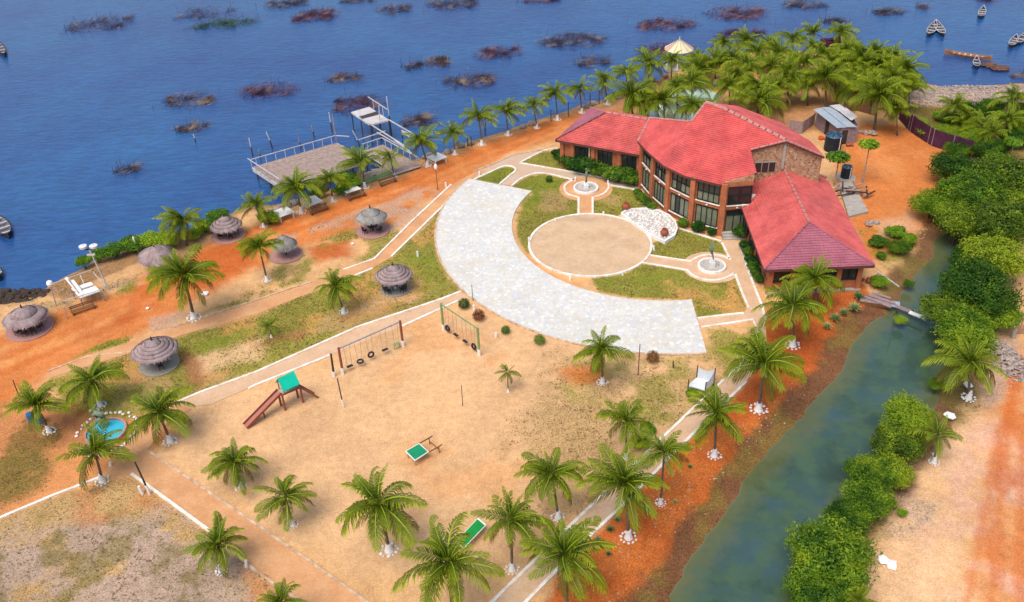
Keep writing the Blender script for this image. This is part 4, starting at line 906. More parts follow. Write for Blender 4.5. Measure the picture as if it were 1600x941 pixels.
CR={'leafolive':[crown_mesh('crown',s,'leafolive',15000,.042,16) for s in (21,22,23)],'leaf':[crown_mesh('crown',s,'leaf',15000,.042,16) for s in (1,2,3,4)],'leaflight':[crown_mesh('crown',s,'leaflight',4500,.085) for s in (5,6,7)],
    'hedge':[crown_mesh('foliage',s,'hedge',3500,.10,7) for s in (8,9,10)],'ball':[crown_mesh('foliage',11,'hedge',1500,.11,sph=True)],'redball':[crown_mesh('foliage',12,'redbush',1500,.11,sph=True)],
    'tuft':[crown_mesh('foliage',s,'leaflight',900,.16,5,.6) for s in (13,14)]}
tk=MB(); rr=random.Random(5)
for i in range(5):
    a=i*1.3; tk.tube([(0.05*math.cos(a),.05*math.sin(a),-.25),(.18*math.cos(a),.18*math.sin(a),.3),(.5*math.cos(a+.3),.5*math.sin(a+.3),.85)],[.05,.035,.015],5)
STEM=tk.mesh('trunk',M['bark'])
def shrub(px, py, rpx, kind, name, label, cat, group=None, hz=.8, base=0, stem=True, sx=1.0, z=None):
    r=rpx*mpp(px,py); h=r*hz; pos=G(px,py,h if z is None else z); T=thing(name,label,cat,(pos.x,pos.y,base),0,group); rp=random.Random(int(px*3+py*11)); me=rp.choice(CR[kind])
    nm='crown' if kind.startswith('leaf') else 'foliage'
    hh=pos.z-base
    if stem: link_mesh('trunk' if nm=='crown' else 'stem',STEM,T,(0,0,0),(0,0,rp.uniform(0,6)),(r*.8,r*.8,max(.3,hh*1.05)))
    link_mesh(nm,me,T,(0,0,hh),(0,0,rp.uniform(0,6.28)),(r*sx,r,r*max(.75,hz) if kind not in('ball','redball') else r)); return T
gm='mangroves lining the canal'
for px,py,r,lab in [(1462,315,34,'dark mangrove nearest the orange yard at the canal end'),(1492,262,36,'mangrove just below the purple fence end'),(1520,300,50,'mangrove at the top of the canal in the middle of the thicket'),(1575,275,50,'mangrove behind the canal head near the right edge'),(1500,345,42,'mangrove overhanging the dark end of the canal'),
  (1560,345,54,'mangrove by the right edge level with the wing roof front'),(1548,402,50,'olive green mangrove by the right edge over the blue water'),(1600,325,44,'mangrove cut by the right edge of the picture'),(1484,484,42,'mangrove reaching over the water beside the plank bridge'),(1535,452,58,'large bright mangrove left of the gate'),(1520,410,36,'mangrove filling the gap above the large bright one'),
  (1512,518,48,'mangrove just above the palm with thick fronds'),(1560,490,36,'mangrove touching the gate post'),(1422,655,42,'topmost of the lower canal mangroves'),(1398,690,40,'second of the lower canal mangroves from the top'),(1392,735,36,'third of the lower canal mangroves, on the land side'),
  (1362,740,38,'fourth of the lower canal mangroves, over the water'),(1352,785,40,'fifth of the lower canal mangroves'),(1322,810,36,'sixth of the lower canal mangroves, small one before the biggest'),(1302,868,66,'biggest mangrove at the bottom of the canal'),(1286,930,54,'mangrove cut by the bottom edge in the canal')]:
    shrub(px,py,r,'leafolive' if (px+py)%3==0 or (px>1540 and py<420) else 'leaf','mangrove_tree',lab,'tree',gm,.85,-.5)
shrub(1463,600,13,'leaf','shrub','small round shrub at the water edge left of the thick fronded palm','bush',None,.8,-.3)
for px,py,r,lab in [(130,408,12,'lowest leftmost lake shrub by the floodlight mast'),(152,398,15,'lake shrub second from the left by the mast'),(178,388,18,'lake shrub third from the left'),(206,380,19,'lake shrub with a gap of water under it, left one'),(234,374,18,'lake shrub with a gap of water under it, right one'),(262,374,19,'lake shrub behind the plain grey thatch parasol'),(318,352,16,'lake shrub left of the tiered thatch parasol by the water'),(342,338,19,'bright lake shrub behind the tiered thatch parasol by the water'),(300,366,14,'lake shrub under the curling palm'),
  (420,338,17,'shrub below the left corner of the wooden deck'),(497,298,14,'shrub between deck edge and second palm'),(545,282,18,'bright shrub at the middle of the deck front'),(532,296,13,'low shrub at the deck front beside the palm')]:
    shrub(px,py,r,'leaflight','shore_shrub',lab,'bush','green shrubs on the lake shore',.75,-.2)
for px,py,r,lab in [(1497,232,20,'shrub overgrowing the end of the purple fence'),(1450,205,15,'bright shrub on the purple fence middle'),(1440,192,12,'shrub behind the purple fence start'),(1560,228,22,'banana green bush at the right thicket front'),(1585,215,24,'bush at the right edge in the thicket'),(1520,170,24,'dark bush deep in the thicket'),(1550,165,24,'bush behind the thicket palms by the beach'),(1590,170,22,'bush at the right edge above the thicket palms'),(1560,255,28,'bush under the thicket front palm'),(1525,215,24,'bush between the two dark low palms'),
  (1470,180,14,'bush at the beach edge left of the thicket'),(1480,205,20,'dark bush over the middle of the purple fence'),(1500,188,24,'dark bush under the leftmost thicket palm'),(1545,232,26,'dark bush above the banana green bush'),(1605,200,30,'dark bush cut by the right edge beside the thicket palms'),(1570,190,26,'dark bush between the thicket palms near the edge'),(1405,385,18,'small tree shrub on the red bank by the dark pool'),(1373,377,15,'bush on the red earth right of the right wing'),(1400,362,16,'straggly bush at the red bank top'),(1378,399,9,'small round bush right of the wing corner'),(1423,372,12,'bush at the canal head, left bank'),(1375,440,14,'weedy bush between wing and plank bridge'),(1390,786,11,'spiky bright bush on the sandy bank among the lower mangroves'),(1410,801,8,'little green bush right of the spiky bright one'),(1081,614,9,'yellow green low bush by the white swing seat'),(1012,668,13,'bright yellow green bush in the walkway palm clump'),(1000,690,16,'darker bush under the walkway palm clump'),(1420,443,9,'water weed clump by the bridge pole'),(1407,500,10,'water weed clump left of the white plank')]:
    shrub(px,py,r,'leaflight' if r<17 else 'leaf','bush',lab,'bush','bushes and undergrowth',.7,0)
# hedges at the building
for i,(px,py,r) in enumerate([(872,240,9),(882,247,11),(894,253,12),(906,257,13),(919,257,15),(930,262,12),(942,266,12),(954,269,12),(966,272,13),(979,273,14),(990,278,12)]):
    shrub(px,py,r*1.3,'hedge','hedge_shrub',['leftmost tall hedge shrub at the left wing corner','second hedge shrub along the left wing','third hedge shrub along the left wing','fourth hedge shrub along the left wing, under the first window','fifth and tallest hedge shrub along the left wing','sixth hedge shrub along the left wing','seventh hedge shrub, under the middle wing window','eighth hedge shrub along the left wing','ninth hedge shrub along the left wing','tenth hedge shrub, under the right wing window','last hedge shrub before the curved front'][i],'bush','hedge in front of the left wing',.8,0)
for i,(px,py,r) in enumerate([(996,300,8),(1003,307,9),(1011,315,10),(1019,322,9)]): shrub(px,py,r,'hedge','hedge_shrub',['first','second','third','fourth'][i]+' bush from the left below the curved glass front','bush','bushes at the curved front',.8,0)
for px,py,r,lab in [(1068,348,10,'round bush below the third glass bay'),(1091,354,12,'spreading bush below the fourth glass bay'),(1112,361,9,'bush beside the corner column of the glass front'),(1160,361,15,'tall bush right of the glass entrance door')]: shrub(px,py,r,'hedge','garden_bush',lab,'bush','bushes at the curved front',.85,0)
for i,(px,py) in enumerate([(1164,382),(1168,393),(1172,404),(1177,415),(1181,425),(1186,434)]): shrub(px,py,10,'hedge','hedge_shrub',['first','second','third','fourth','fifth','sixth'][i]+' hedge shrub counted down from the entrance along the right wing','bush','hedge along the right wing',.9,0)
for px,py,r,k,lab in [(725,475,8,'ball','clipped green bush by the swing with green posts'),(748,493,8.5,'redball','clipped reddish bush at the arc edge'),(790,516,6.5,'ball','clipped green bush near the small white bollard at the arc edge'),(843,531,8,'ball','clipped dark green bush at the arc edge above the playground'),(1020,558,9,'redball','clipped dark reddish bush below the lower arc edge'),(858,280,5,'ball','tiny clipped bush on the lawn left of the first statue ring')]:
    shrub(px,py,r,k,'clipped_bush',lab,'bush','clipped round bushes',1.0,0,False)
# agaves
ag=MB(); rr=random.Random(9)
for i in range(34):
    a=i*2.4; el=math.radians(20+60*(1-i/34)); L=rr.uniform(.8,1.0); d=Vector((math.cos(a)*math.cos(el),math.sin(a)*math.cos(el),math.sin(el))); s=Vector((-math.sin(a),math.cos(a),0))*.07
    m1=d*L*.5+Vector((0,0,.02)); ag.add([s*.6,-s*.6,m1-s,m1+s,d*L-Vector((0,0,.12))],[(0,1,2,3),(3,2,4)])
AG=ag.mesh('leaves',M['agave'])
for px,py,r,lab in [(1341,466,11,'agave nearest the plank bridge'),(1334,484,12,'large pale agave on the red bank below the right wing'),(1318,490,9,'agave between the pale large one and the palm'),(1304,500,11,'agave lowest of the cluster below the right wing'),(1292,512,9,'small agave in the palm shade below the wing'),(934,845,7,'agave lowest in the row beside the walkway clump'),(953,829,8,'agave second from below in the walkway row'),(965,814,8,'agave third from below in the walkway row'),(1012,797,8,'agave near the stone ring on the red bank'),(951,867,6,'faint greyish agave apart below the row'),(1055,785,5,'small grey plant on the red bank edge'),(1078,730,5,'small grey plant beside the east walkway')]:
    rad=r*mpp(px,py)*1.5; p=G(px,py); T=thing('agave_plant',lab,'plant',p,0,'agaves planted on the red bank'); link_mesh('leaves',AG,T,(0,0,0),(0,0,px),(rad,rad,rad))
# papaya trees
def papaya(base,crown,r,label):
    b=G(*base); h=hgt(base,crown[1]); T=thing('papaya_tree',label,'tree',b,0,'papaya trees by the tanks'); mb=MB(); mb.tube([(0,0,0),(.05,0,h*.5),(0,0,h)],[.12,.08,.06],6); mb.build('trunk',M['greywood'],T)
    rad=r*mpp(*base)*1.1; link_mesh('crown',CR['tuft'][0],T,(0,0,h),(0,0,base[0]),(rad,rad,rad*.8))
papaya((1303,290),(1304,246),16,'papaya tree with round bright crown at the stone gable corner'); papaya((1347,286),(1351,226),14,'tall thin papaya tree standing alone in the orange yard')
papaya((1575,255),(1578,222),14,'papaya like tree with pale stem in the right thicket')
# ------------------------------------------------------------------ brush piles in the lagoon
def brush(px, py, wpx, hpx, m, label, dens=1.0, tilt=0):
    p=G(px,py,WZ); k=mpp(px,py,WZ); rx=wpx*k/2; ax=(G(px,py+1,WZ)-G(px,py,WZ)).length; ry=max(.8,hpx*ax/2*1.0); r=random.Random(int(px*7+py)); mb=MB(); n=int(min(1900,rx*ry*38*dens)+160); cl=[(r.uniform(-.8,.8),r.uniform(-.55,.55),r.uniform(.2,.6)) for _ in range(7)]
    tl=math.radians(tilt)
    for i in range(n):
        t=r.uniform(0,2*PI); q=r.random()**.6; x=math.cos(t)*q*rx*r.uniform(.8,1.1); y=math.sin(t)*q*ry*r.uniform(.8,1.1)
        if i%5>1: k_=cl[i%7]; x=k_[0]*rx+r.gauss(0,.3)*rx*k_[2]; y=k_[1]*ry+r.gauss(0,.45)*ry*k_[2]; x,y=x*math.cos(tl)-y*math.sin(tl),x*math.sin(tl)+y*math.cos(tl)
        a=r.gauss(.15,.7); L=r.uniform(.6,2.1); e=r.uniform(-.1,.6)+(.5 if r.random()<.08 else 0); d=Vector((math.cos(a)*math.cos(e),math.sin(a)*math.cos(e),math.sin(e)))*L
        z=r.uniform(-.08,.28*(1-q*.8)); w=r.uniform(.015,.032); b=Vector((p.x+x,p.y+y,WZ+z)); q2=b+d; s=Vector((-d.y,d.x,0)).normalized()*w
        mb.add([b-s,b+s,b+Vector((0,0,w*1.5)),q2],[(0,1,3),(1,2,3),(2,0,3)])
    for i in range(5):
        x=p.x+r.uniform(-1.15,1.15)*rx; y=p.y+r.uniform(-1.2,1.2)*ry; mb.tube([(x,y,-1.2),(x+r.uniform(-.1,.1),y,WZ+r.uniform(.5,1.5))],.035,3)
    o=mb.build('brush_pile',M[m]); tag(o,label,'brush pile','brush piles standing in the lagoon')
for a in [(155,38,98,24,'twig','brush pile top left with a purple right end',.55,8),(348,39,92,16,'twiggreen','green and dark brush pile right of the faint one at top left',1,6),(318,22,95,22,'twig','faint thin brush pile above the green one',.22,8),(445,8,75,16,'twig','thin brush pile at the top edge left of the red one',.7,5),(491,25,72,22,'twigred','dense reddish brown brush pile near the top edge',1.6,6),
  (560,2,60,8,'twig','sliver of brush at the very top edge right of the red pile',.6,0),(612,16,52,18,'twig','small loose brush pile right of the red one',.7,0),(704,7,80,20,'twig','pale brush pile at the top edge centre',.8,0),(840,2,80,7,'twigred','sliver of reddish brush at the top edge',.8,0),(292,158,78,26,'twigbrown','brush pile with orange and purple twigs left of centre lake',1,10),(296,201,55,15,'twigbrown','small narrow orange brown brush pile with poles',1.2,8),
  (416,142,95,28,'twigred','purple brown brush pile left above the wooden deck',1,10),(534,122,55,16,'twigbrown','small brush pile above the standing poles',.8,6),(198,265,42,20,'twig','lone thin dark brush pile low in the open water',.5,18),(560,165,88,34,'twigred','brush pile right behind the broken platform',1.1,14),(652,190,58,24,'twigbrown','brush pile right of the broken platform',1.1,-10),
  (683,98,42,18,'twigbrown','compact light brown brush pile in mid lake',1.4,0),(643,104,34,14,'twig','faint brush pile touching the compact brown one',.4,0),(775,84,80,24,'twigred','dark purple brush pile right of the compact brown one',1,4),(731,130,85,26,'twigbrown','long brush pile with pale right end above the lakeside palms',1,8),
  (893,65,108,28,'twig','wide dark brush pile with purple right end',.9,7),(922,97,58,20,'twig','oval grey brush pile below the wide dark one',.8,0),(1040,40,100,24,'twigred','brush pile with red left end above the cream pavilion',1,-2),(1035,78,96,24,'twigred','brush pile behind the cream pavilion',.8,4),(1145,22,105,24,'twigred','brush pile with purple right end right of centre top',1,4),
  (1155,55,88,18,'twigred','brush pile behind the far palm row',1,3),(1255,8,80,18,'twig','pale wide brush pile at the top edge right',.7,0),(1385,20,55,11,'twig','small dark brush streak near the paired boats',1.2,5),(1300,34,42,9,'twig','thin dark brush streak above the far palms',.8,8),(1537,1,30,6,'twigred','bit of brush at the top edge above the single boat',1,0),(1438,12,18,5,'twig','tiny brush streak left of the single boat',.6,0),(1320,66,40,14,'twigbrown','brush heap on the shore right of the far palms',1,0),(1590,120,26,7,'twig','dark weed patch off the beach near the right edge',.8,0)]:
    brush(*a)
# ------------------------------------------------------------------ boats
def boat(p,q,width,label,wood=False,nth=4,dark=False):
    MB_='boatwood' if wood else 'darkboat' if dark else 'boat'
    a=G(*p,WZ); b=G(*q,WZ); L=(b-a).length; c0=(a+b)/2; rz=math.atan2(b.y-a.y,b.x-a.x); T=thing('canoe',label,'boat',(c0.x,c0.y,WZ),rz,'wooden canoes on the lagoon')
    n=14; sec=[]; 
    for i in range(n+1):
        t=-1+2*i/n; w=width/2*max(.03,(1-abs(t)**2.4)); sh=.42+.35*abs(t)**3; x=t*L/2; sec.append((x,w,sh))
    def shell(off,zb):
        vs=[]
        for x,w,sh in sec: w2=max(.01,w-off); vs+=[(x,-w2,sh),(x,-w2*.62,zb+.05),(x,w2*.62,zb+.05),(x,w2,sh)]
        return vs,[(i*4+j,(i+1)*4+j,(i+1)*4+j+1,i*4+j+1) for i in range(n) for j in range(3)]
    mb=MB(); mb.add(*shell(0,-.15)); mb.build('hull',M['boatwood' if wood else 'darkboat'],T); mb=MB(); mb.add(*shell(.06,-.02)); mb.build('inside',M['boatwood' if wood else 'boatin'],T)
    mb=MB()
    for s in (-1,1): mb.tube([(x,s*w,sh+.02) for x,w,sh in sec],.05,4)
    mb.build('gunwale',M[MB_],T)
    for i in range(nth):
        t=-.6+1.2*i/(nth-1); w=width*(1-abs(t)**2.4); mb=MB(); mb.box((t*L/2,0,.36),(.24,w*.97,.05)); mb.build('thwart',M['boat'],T)
    if wood:
        for s in (-1,1): mb=MB(); mb.box((s*L*.47,0,.62),(L*.06,.22,.06)); mb.build('painted_tip',M['boat'],T)
boat((1450,59),(1461,38),1.4,'left canoe of the tied pair with several thwarts'); boat((1474,59),(1461,37),1.5,'right canoe of the tied pair with greenish inside')
boat((1531,31),(1536,15),1.2,'single canoe near the top right edge'); boat((1578,77),(1587,60),1.2,'left canoe of the group at the right edge'); boat((1588,73),(1602,56),1.2,'right canoe of the group at the right edge',nth=3)
boat((1475,84),(1549,95),1.3,'long orange brown wooden canoe with pale tips',True,6); boat((1525,110),(1525,94),1.0,'small canoe moored against the long orange one',nth=3)
boat((-3,68),(8,90),1.4,'canoe cut by the left edge in the open lake',dark=True); boat((-8,340),(15,374),1.9,'larger dark canoe at the left edge above the reeds',dark=True); boat((-12,420),(1,440),1.4,'dark boat tip at the left edge near the shore',dark=True)
for px,py,r,lab in [(1544,104,10,'purple brown floating reed bundle touching the long canoe'),(1562,109,11,'brown round floating reed bundle right of the other one')]:
    p=G(px,py,WZ); k=mpp(px,py); mb=MB(); rr=random.Random(px)
    for i in range(60):
        a=rr.uniform(0,6.28); q=rr.random()**.5*r*k*.8; mb.tube([(p.x+math.cos(a)*q-.7,p.y+math.sin(a)*q,WZ+.1+.5*(1-q/(r*k))),(p.x+math.cos(a)*q+.7,p.y+math.sin(a)*q+rr.uniform(-.2,.2),WZ+.1+.5*(1-q/(r*k)))],rr.uniform(.08,.16),5)
    tag(mb.build('reed_bundle',M['reed']),lab,'reed bundle','floating reed bundles')
# ------------------------------------------------------------------ decks on the lagoon
def lerp(a,b,t): return a+(b-a)*t
def deck(name,label,pts,z,nplank,mat,group=None,posts=True,along=True):
    P=[G(x,y,z) for x,y in pts]; c0=sum(P,Vector((0,0,0)))/4; T=thing(name,label,'deck',(c0.x,c0.y,WZ),0,group); O=Vector((c0.x,c0.y,WZ)); rr=random.Random(nplank)
    for i in range(nplank):
        t0,t1=i/nplank,(i+.93)/nplank; e0_=rr.uniform(-.01,.01); e1_=rr.uniform(.99,1.012)
        a,b=lerp(P[0],P[3],t0),lerp(P[1],P[2],t0); c_,d=lerp(P[0],P[3],t1),lerp(P[1],P[2],t1); q=[lerp(a,b,e0_),lerp(a,b,e1_),lerp(c_,d,e1_),lerp(c_,d,e0_)]; dz=rr.uniform(-.012,.012)
        mb=MB(); vs=[v-O+Vector((0,0,dz)) for v in q]+[v-O+Vector((0,0,dz-.06)) for v in q]; mb.add(vs,[(0,1,2,3),(7,6,5,4),(0,4,5,1),(1,5,6,2),(2,6,7,3),(3,7,4,0)]); mb.build('plank',M[mat],T)
    fr=MB()
    for i in range(4): fr.beam(P[i]-O-Vector((0,0,.16)),P[(i+1)%4]-O-Vector((0,0,.16)),.12,.2)
    fr.build('deck_frame',M['paleboard'],T)
    if posts:
        for u in (.03,.35,.68,.97):
            for v in (.03,.5,.97):
                p=lerp(lerp(P[0],P[1],u),lerp(P[3],P[2],u),v)-O; mb=MB(); mb.tube([(p.x,p.y,-1),(p.x,p.y,z-WZ-.1)],.1,6); mb.build('support_post',M['postwood'],T)
    return T,O,P
def rail(T,O,a,b,h,m='paleboard',n=5,z2=None,w=.09):
    mb=MB(); k=Vector((0,0,h)); mb.beam(a-O+k,b-O+k,w,w); mb.build('handrail',M[m],T)
    for i in range(n): p=lerp(a,b,(i+.5)/n)-O; mb=MB(); mb.beam(p,p+k,w*.8); mb.build('baluster',M[m],T)
T,O,P=deck('wooden_deck','large weathered wooden deck on stilts over the lagoon with white rail',[(394,261),(526,223),(578,252),(438,290)],1.3,22,'greywood')
rail(T,O,P[0],P[1],1.05,n=9); rail(T,O,P[3]+(P[0]-P[3])*.0,P[0]+(P[0]-P[3])*.12,.9,n=5); mb=MB(); mb.beam(P[0]-O-Vector((0,0,.35)),P[3]-O-Vector((0,0,.35)),.08,.55); mb.build('side_board',M['paleboard'],T)
mb=MB(); mb.beam(P[1]-O,P[1]-O+Vector((0,0,4)),.12); mb.build('corner_pole',M['greywood'],T); mb=MB(); mb.beam(P[1]-O+Vector((0,0,1.05)),P[1]-O+Vector((1.9,-.4,1.0)),.09); mb.build('loose_rail',M['paleboard'],T)
T,O,P=deck('boardwalk','sloping grey wooden boardwalk from the road to the lagoon platforms',[(567,236),(598,226),(656,258),(618,270)],.5,16,'greywood')
rail(T,O,P[1],P[2],1.0,n=6); rail(T,O,P[0],P[1],1.0,n=2)
T,O,P=deck('broken_platform','broken white plank platform high on thin stilts in the lagoon',[(549,175),(577,167),(607,187),(578,194)],2.6,9,'paleboard',posts=False)
for i in (3,): 
    pass
for u,v in ((0,0),(1,0),(1,1),(0,1),(0,.5),(1,.5)):
    p=lerp(lerp(P[0],P[1],u),lerp(P[3],P[2],u),v)-O; mb=MB(); mb.tube([(p.x,p.y,-1),(p.x,p.y,3.0)],.09,6); mb.build('stilt',M['postwood'],T)
rail(T,O,P[1],P[2],1.5,n=2); 
mb=MB()
for i in (0,1,2): p=lerp(P[0],P[3],.45+i*.06)-O; q=lerp(P[1],P[2],.42+i*.07)-O; mb.beam(p+Vector((0,0,.06)),q+Vector((0,0,.06)),.25,.05)
mb.build('dark_gap_boards',M['postwood'],T)
def beams(name,label,segs,m='paleboard',w=.12,cat='beam',group=None):
    A0=G(segs[0][0][0],segs[0][0][1],segs[0][0][2]); T=thing(name,label,cat,(A0.x,A0.y,WZ),0,group); O=Vector((A0.x,A0.y,WZ))
    for s,e in segs: mb=MB(); mb.beam(G(*s)-O,G(*e)-O,w); mb.build('beam',M[m],T)
    return T
beams('plank_footbridge_frame','bare white rail beams leading from the broken platform towards the boardwalk',[((578,194,2.4),(632,228,1.4)),((589,207,1.6),(640,236,.8)),((560,219,1.0),(602,205,1.2)),((614,217,1.6),(655,249,1.3)),((607,187,2.6),(650,212,1.2)),((628,204,1.4),(650,214,1.2)),((628,206,1.3),(640,214,1.1))])
gw='old poles standing in the lagoon'
for b,t_,lab in [((519,206),(514,176),'tall pole with white top left of the broken platform'),((427,232),(416,206),'leaning pole with pale upper half left of the deck rail'),((395,244),(389,216),'leaning pole furthest left of the deck'),((491,215),(487,196),'short pole beyond the deck rail, middle'),((470,231),(466,214),'short pole close behind the deck rail'),((407,247),(404,234),'shortest pole behind the left part of the rail'),((566,233),(549,204),'slanting pale pole between deck and boardwalk'),((612,210),(604,151),'tallest pole behind the broken platform'),((595,221),(592,165),'tall bare pole in front of the broken platform'),((629,216),(627,203),'short black pole right of the platform beams'),((650,230),(649,218),'black stump left of the lakeside palms'),((758,205),(757,193),'thin black stake right of the platform beams'),((306,222),(302,210),'thin stake near the small orange brush pile')]:
    B0=G(*b,WZ); h=hgt(b,t_[1],WZ); tp=G(t_[0],t_[1],WZ+h); T=thing('mooring_pole',lab,'pole',B0,0,gw); d=tp-B0; d.x=max(-.35*h,min(.35*h,d.x)); d.y=0
    mb=MB(); mb.tube([(0,0,-1),(d.x*.5,0,h*.5)],.1,6); mb.build('lower_pole',M['postwood'],T); mb=MB(); mb.tube([(d.x*.5,0,h*.5),(d.x,0,h)],.08,6); mb.build('upper_pole',M['greywood' if 'black' in lab or 'short' in lab else 'paleboard'],T)
# fine stakes beside the lakeshore palms
for i,(px,py,h) in enumerate([(731,228,1.6),(737,229,1.5),(759,208,1.7),(861,190,1.8),(888,182,2.2),(922,167,2.0),(936,162,2.2)]):
    mb=MB(); p=G(px,py); mb.tube([(p.x,p.y,-.3),(p.x,p.y,h)],.07,5); tag(mb.build('shore_stake',M['postwood']),['first','second','third','fourth','fifth','sixth','seventh'][i]+' dark stake counted from the left along the lakeside palms','stake','dark stakes along the shore')
# ------------------------------------------------------------------ thatched parasols
HS=iter(['mauve parasol by the lake shrubs','x','x','grey domed parasol by the road','mauve four tiered parasol near the arc','large mauve left lawn parasol','mauve parasol at the left edge'])
def hut(ring, canopy, wpx, label, ringmat, thm, tiers, chairs, rr_px, apex=True, tilt=0, table=True):
    short=next(HS); b=G(*ring); T=thing('thatch_parasol',label,'parasol',b,0,'thatched parasols with seats')
    zc=hgt(ring,canopy[1]); zc=max(1.9,min(3.4,zc)); rad=wpx*mpp(*ring)/2*.88; hh=1.15 if tiers else .95
    mb=MB(); z0=zc-hh*.35; prof=[(rad*.96,z0-.12),(rad,z0)]; k=max(1,tiers)
    CT=None
    for i in range(k):
        r0_=rad*(1-i*.80/k)*(1-.0); r1_=rad*(1-(i+1)*.80/k)+.06; za=z0+hh*(i/k)*.86; zb=z0+hh*((i+1)/k)*.86
        m2=MB(); n=30; rq=random.Random(i+int(wpx)); 
        if i==k-1: r1_=.03; zb=z0+hh
        vs=[]
        for (r_,z_,jt) in ((r0_*.97,za-.10,.035),(r0_,za+.0,.02),((r0_+r1_)/2,za+(zb-za)*.58,0),(r1_,zb,0)):
            for j in range(n): a=2*PI*j/n; q=1+rq.uniform(-jt,jt)*1.3; vs.append((r_*q*math.cos(a),r_*q*math.sin(a),z_+rq.uniform(-jt,jt)*2.6+rq.uniform(-.02,.02)))
        m2.add(vs,[(a_*n+j,a_*n+(j+1)%n,(a_+1)*n+(j+1)%n,(a_+1)*n+j) for a_ in range(3) for j in range(n)])
        o=m2.build('thatch_tier',M[thm],T,True); o.rotation_euler=(tilt,tilt*.6,0)
        if i>0:
            m3=MB(); m3.lathe([(r0_*1.01,za-.13),(r0_*1.015,za-.06),(r0_*.97,za-.05)],30); m3.build('tier_shadow_band',M['soffit'] if thm!='thatch' else M['darkband'],T).rotation_euler=(tilt,tilt*.6,0)  # dark strip painting the shadow below each upper tier
    mb=MB(); rq=random.Random(int(wpx)+3)
    for j in range(300):
        a=rq.uniform(0,6.283); q=rq.choice([.985]*3+[.75,.5,.3]); zz_=z0+hh*.86*(1-q)/.8 if q<.9 else z0; r_=rad*q; L=rq.uniform(.12,.38); w=.035; c_,s_=math.cos(a),math.sin(a)
        mb.add([(r_*c_-s_*w,r_*s_+c_*w,zz_+.05),(r_*c_+s_*w,r_*s_-c_*w,zz_+.05),((r_+L*.75)*c_,(r_+L*.75)*s_,zz_-L*(.55 if q<.9 else .75)+.03)],[(0,1,2)])
    o=mb.build('thatch_fringe',M[thm],T); o['kind']='stuff'; o.rotation_euler=(tilt,tilt*.6,0)
    if apex: mb=MB(); mb.tube([(0,0,z0+hh-.1),(0,0,z0+hh+.35)],[.12,.06],6); mb.build('finial',M['darkwood'],T)
    mb=MB(); mb.tube([(0,0,0),(0,0,z0+hh-.05)],.1,8); mb.build('pole',M['white'] if tiers>2 else M['darkwood'],T)
    mb=MB()
    for j in range(8): a=j*PI/4; mb.beam((0,0,z0+hh*.8),(rad*.9*math.cos(a),rad*.9*math.sin(a),z0-.05),.05)
    mb.build('rafter',M['darkwood'],T)
    if rr_px:
        R_=rr_px*mpp(*ring); mb=MB(); mb.lathe([(.001,.07),(R_-.15,.07),(R_-.13,.1),(R_,.1),(R_,-.05)],40,(b.x,b.y,0)); tag(mb.build('round_paving',M[ringmat]),kind='structure')
    if table:
        Tb=thing('round_table','low round table fixed under the '+short,'table',b+Vector((0,0,.08)),0,'tables under the parasols'); mb=MB(); mb.lathe([(.12,.66),(.62,.66),(.62,.72),(.1,.72)],18); mb.build('tabletop',M['darkwood'],Tb); 
        for j in range(3): a=j*2.1; mb=MB(); mb.tube([(.45*math.cos(a),.45*math.sin(a),0),(.4*math.cos(a),.4*math.sin(a),.66)],.035,5); mb.build('leg',M['blackmetal'],Tb)
    for j,(ca,cr_) in enumerate(chairs):
        a=math.radians(ca); p=b+Vector((math.cos(a)*cr_,math.sin(a)*cr_,.08)); clone(CHAIR,p,a+PI/2,CL[j%len(CL)]+' dark chair from the front left under the '+short)
    return T
M['darkband']=simple('thatch_tier_shadow',(.13,.085,.11),.9,.3,4)
CHAIR=thing('garden_chair','x','chair',(0,0,0),0,'dark chairs under the parasols')
mb=MB(); mb.box((0,0,.43),(.46,.46,.05)); mb.build('seat',M['blackmetal'],CHAIR); mb=MB(); mb.box((0,-.24,.72),(.44,.05,.5)); mb.build('backrest',M['blackmetal'],CHAIR)
LEG=MB(); LEG.tube([(0,0,0),(0,0,.43)],.025,5); LM=LEG.mesh('leg',M['blackmetal'])
for sx in (-1,1):
    for sy in (-1,1): link_mesh('leg',LM,CHAIR,(sx*.2,sy*.2,0))
for sx in (-1,1): mb=MB(); mb.beam((sx*.23,-.22,.64),(sx*.23,.2,.62),.04); mb.build('armrest',M['blackmetal'],CHAIR)
CL=['first','second','third','fourth','fifth']
hut((357,369),(352,347),54,'mauve tiered parasol among the lake shrubs','pinkpave','thatch',4,[(225,1.0),(300,1.0),(20,1.0)],26)
hut((250,418),(246,393),62,'plain grey dome parasol behind the tall dense palm','greypave','thatch',1,[],0,False,.12,False)
hut((447,399),(445,377),44,'small tattered grey parasol on pink paving','pinkpave','thatchgrey',1,[],26,False,.05,False)
hut((583,361),(578,334),54,'grey domed parasol on pink paving by the road','pinkpave','thatchgrey',2,[(220,1.1),(320,1.1)],26)
hut((618,452),(615,424),66,'mauve four tiered parasol between walkway and paved arc','greypave','thatch',5,[(205,1.1),(235,1.2),(320,1.2),(345,1.0)],23)
hut((249,570),(243,541),78,'large mauve tiered parasol on the left lawn','greypave','thatch',5,[(300,.9)],30)
hut((47,514),(38,496),72,'mauve parasol with many chairs at the left edge','pinkpave','thatch',2,[(200,1.2),(240,1.3),(275,1.3),(310,1.3),(345,1.3)],34)
bpy.data.objects.remove  # (prototype is placed below)
p=G(259,566); CHAIR.location=(p.x,p.y,.08); CHAIR.rotation_euler=(0,0,.4); CHAIR['label']='second dark chair, right of the post under the large mauve left lawn parasol'
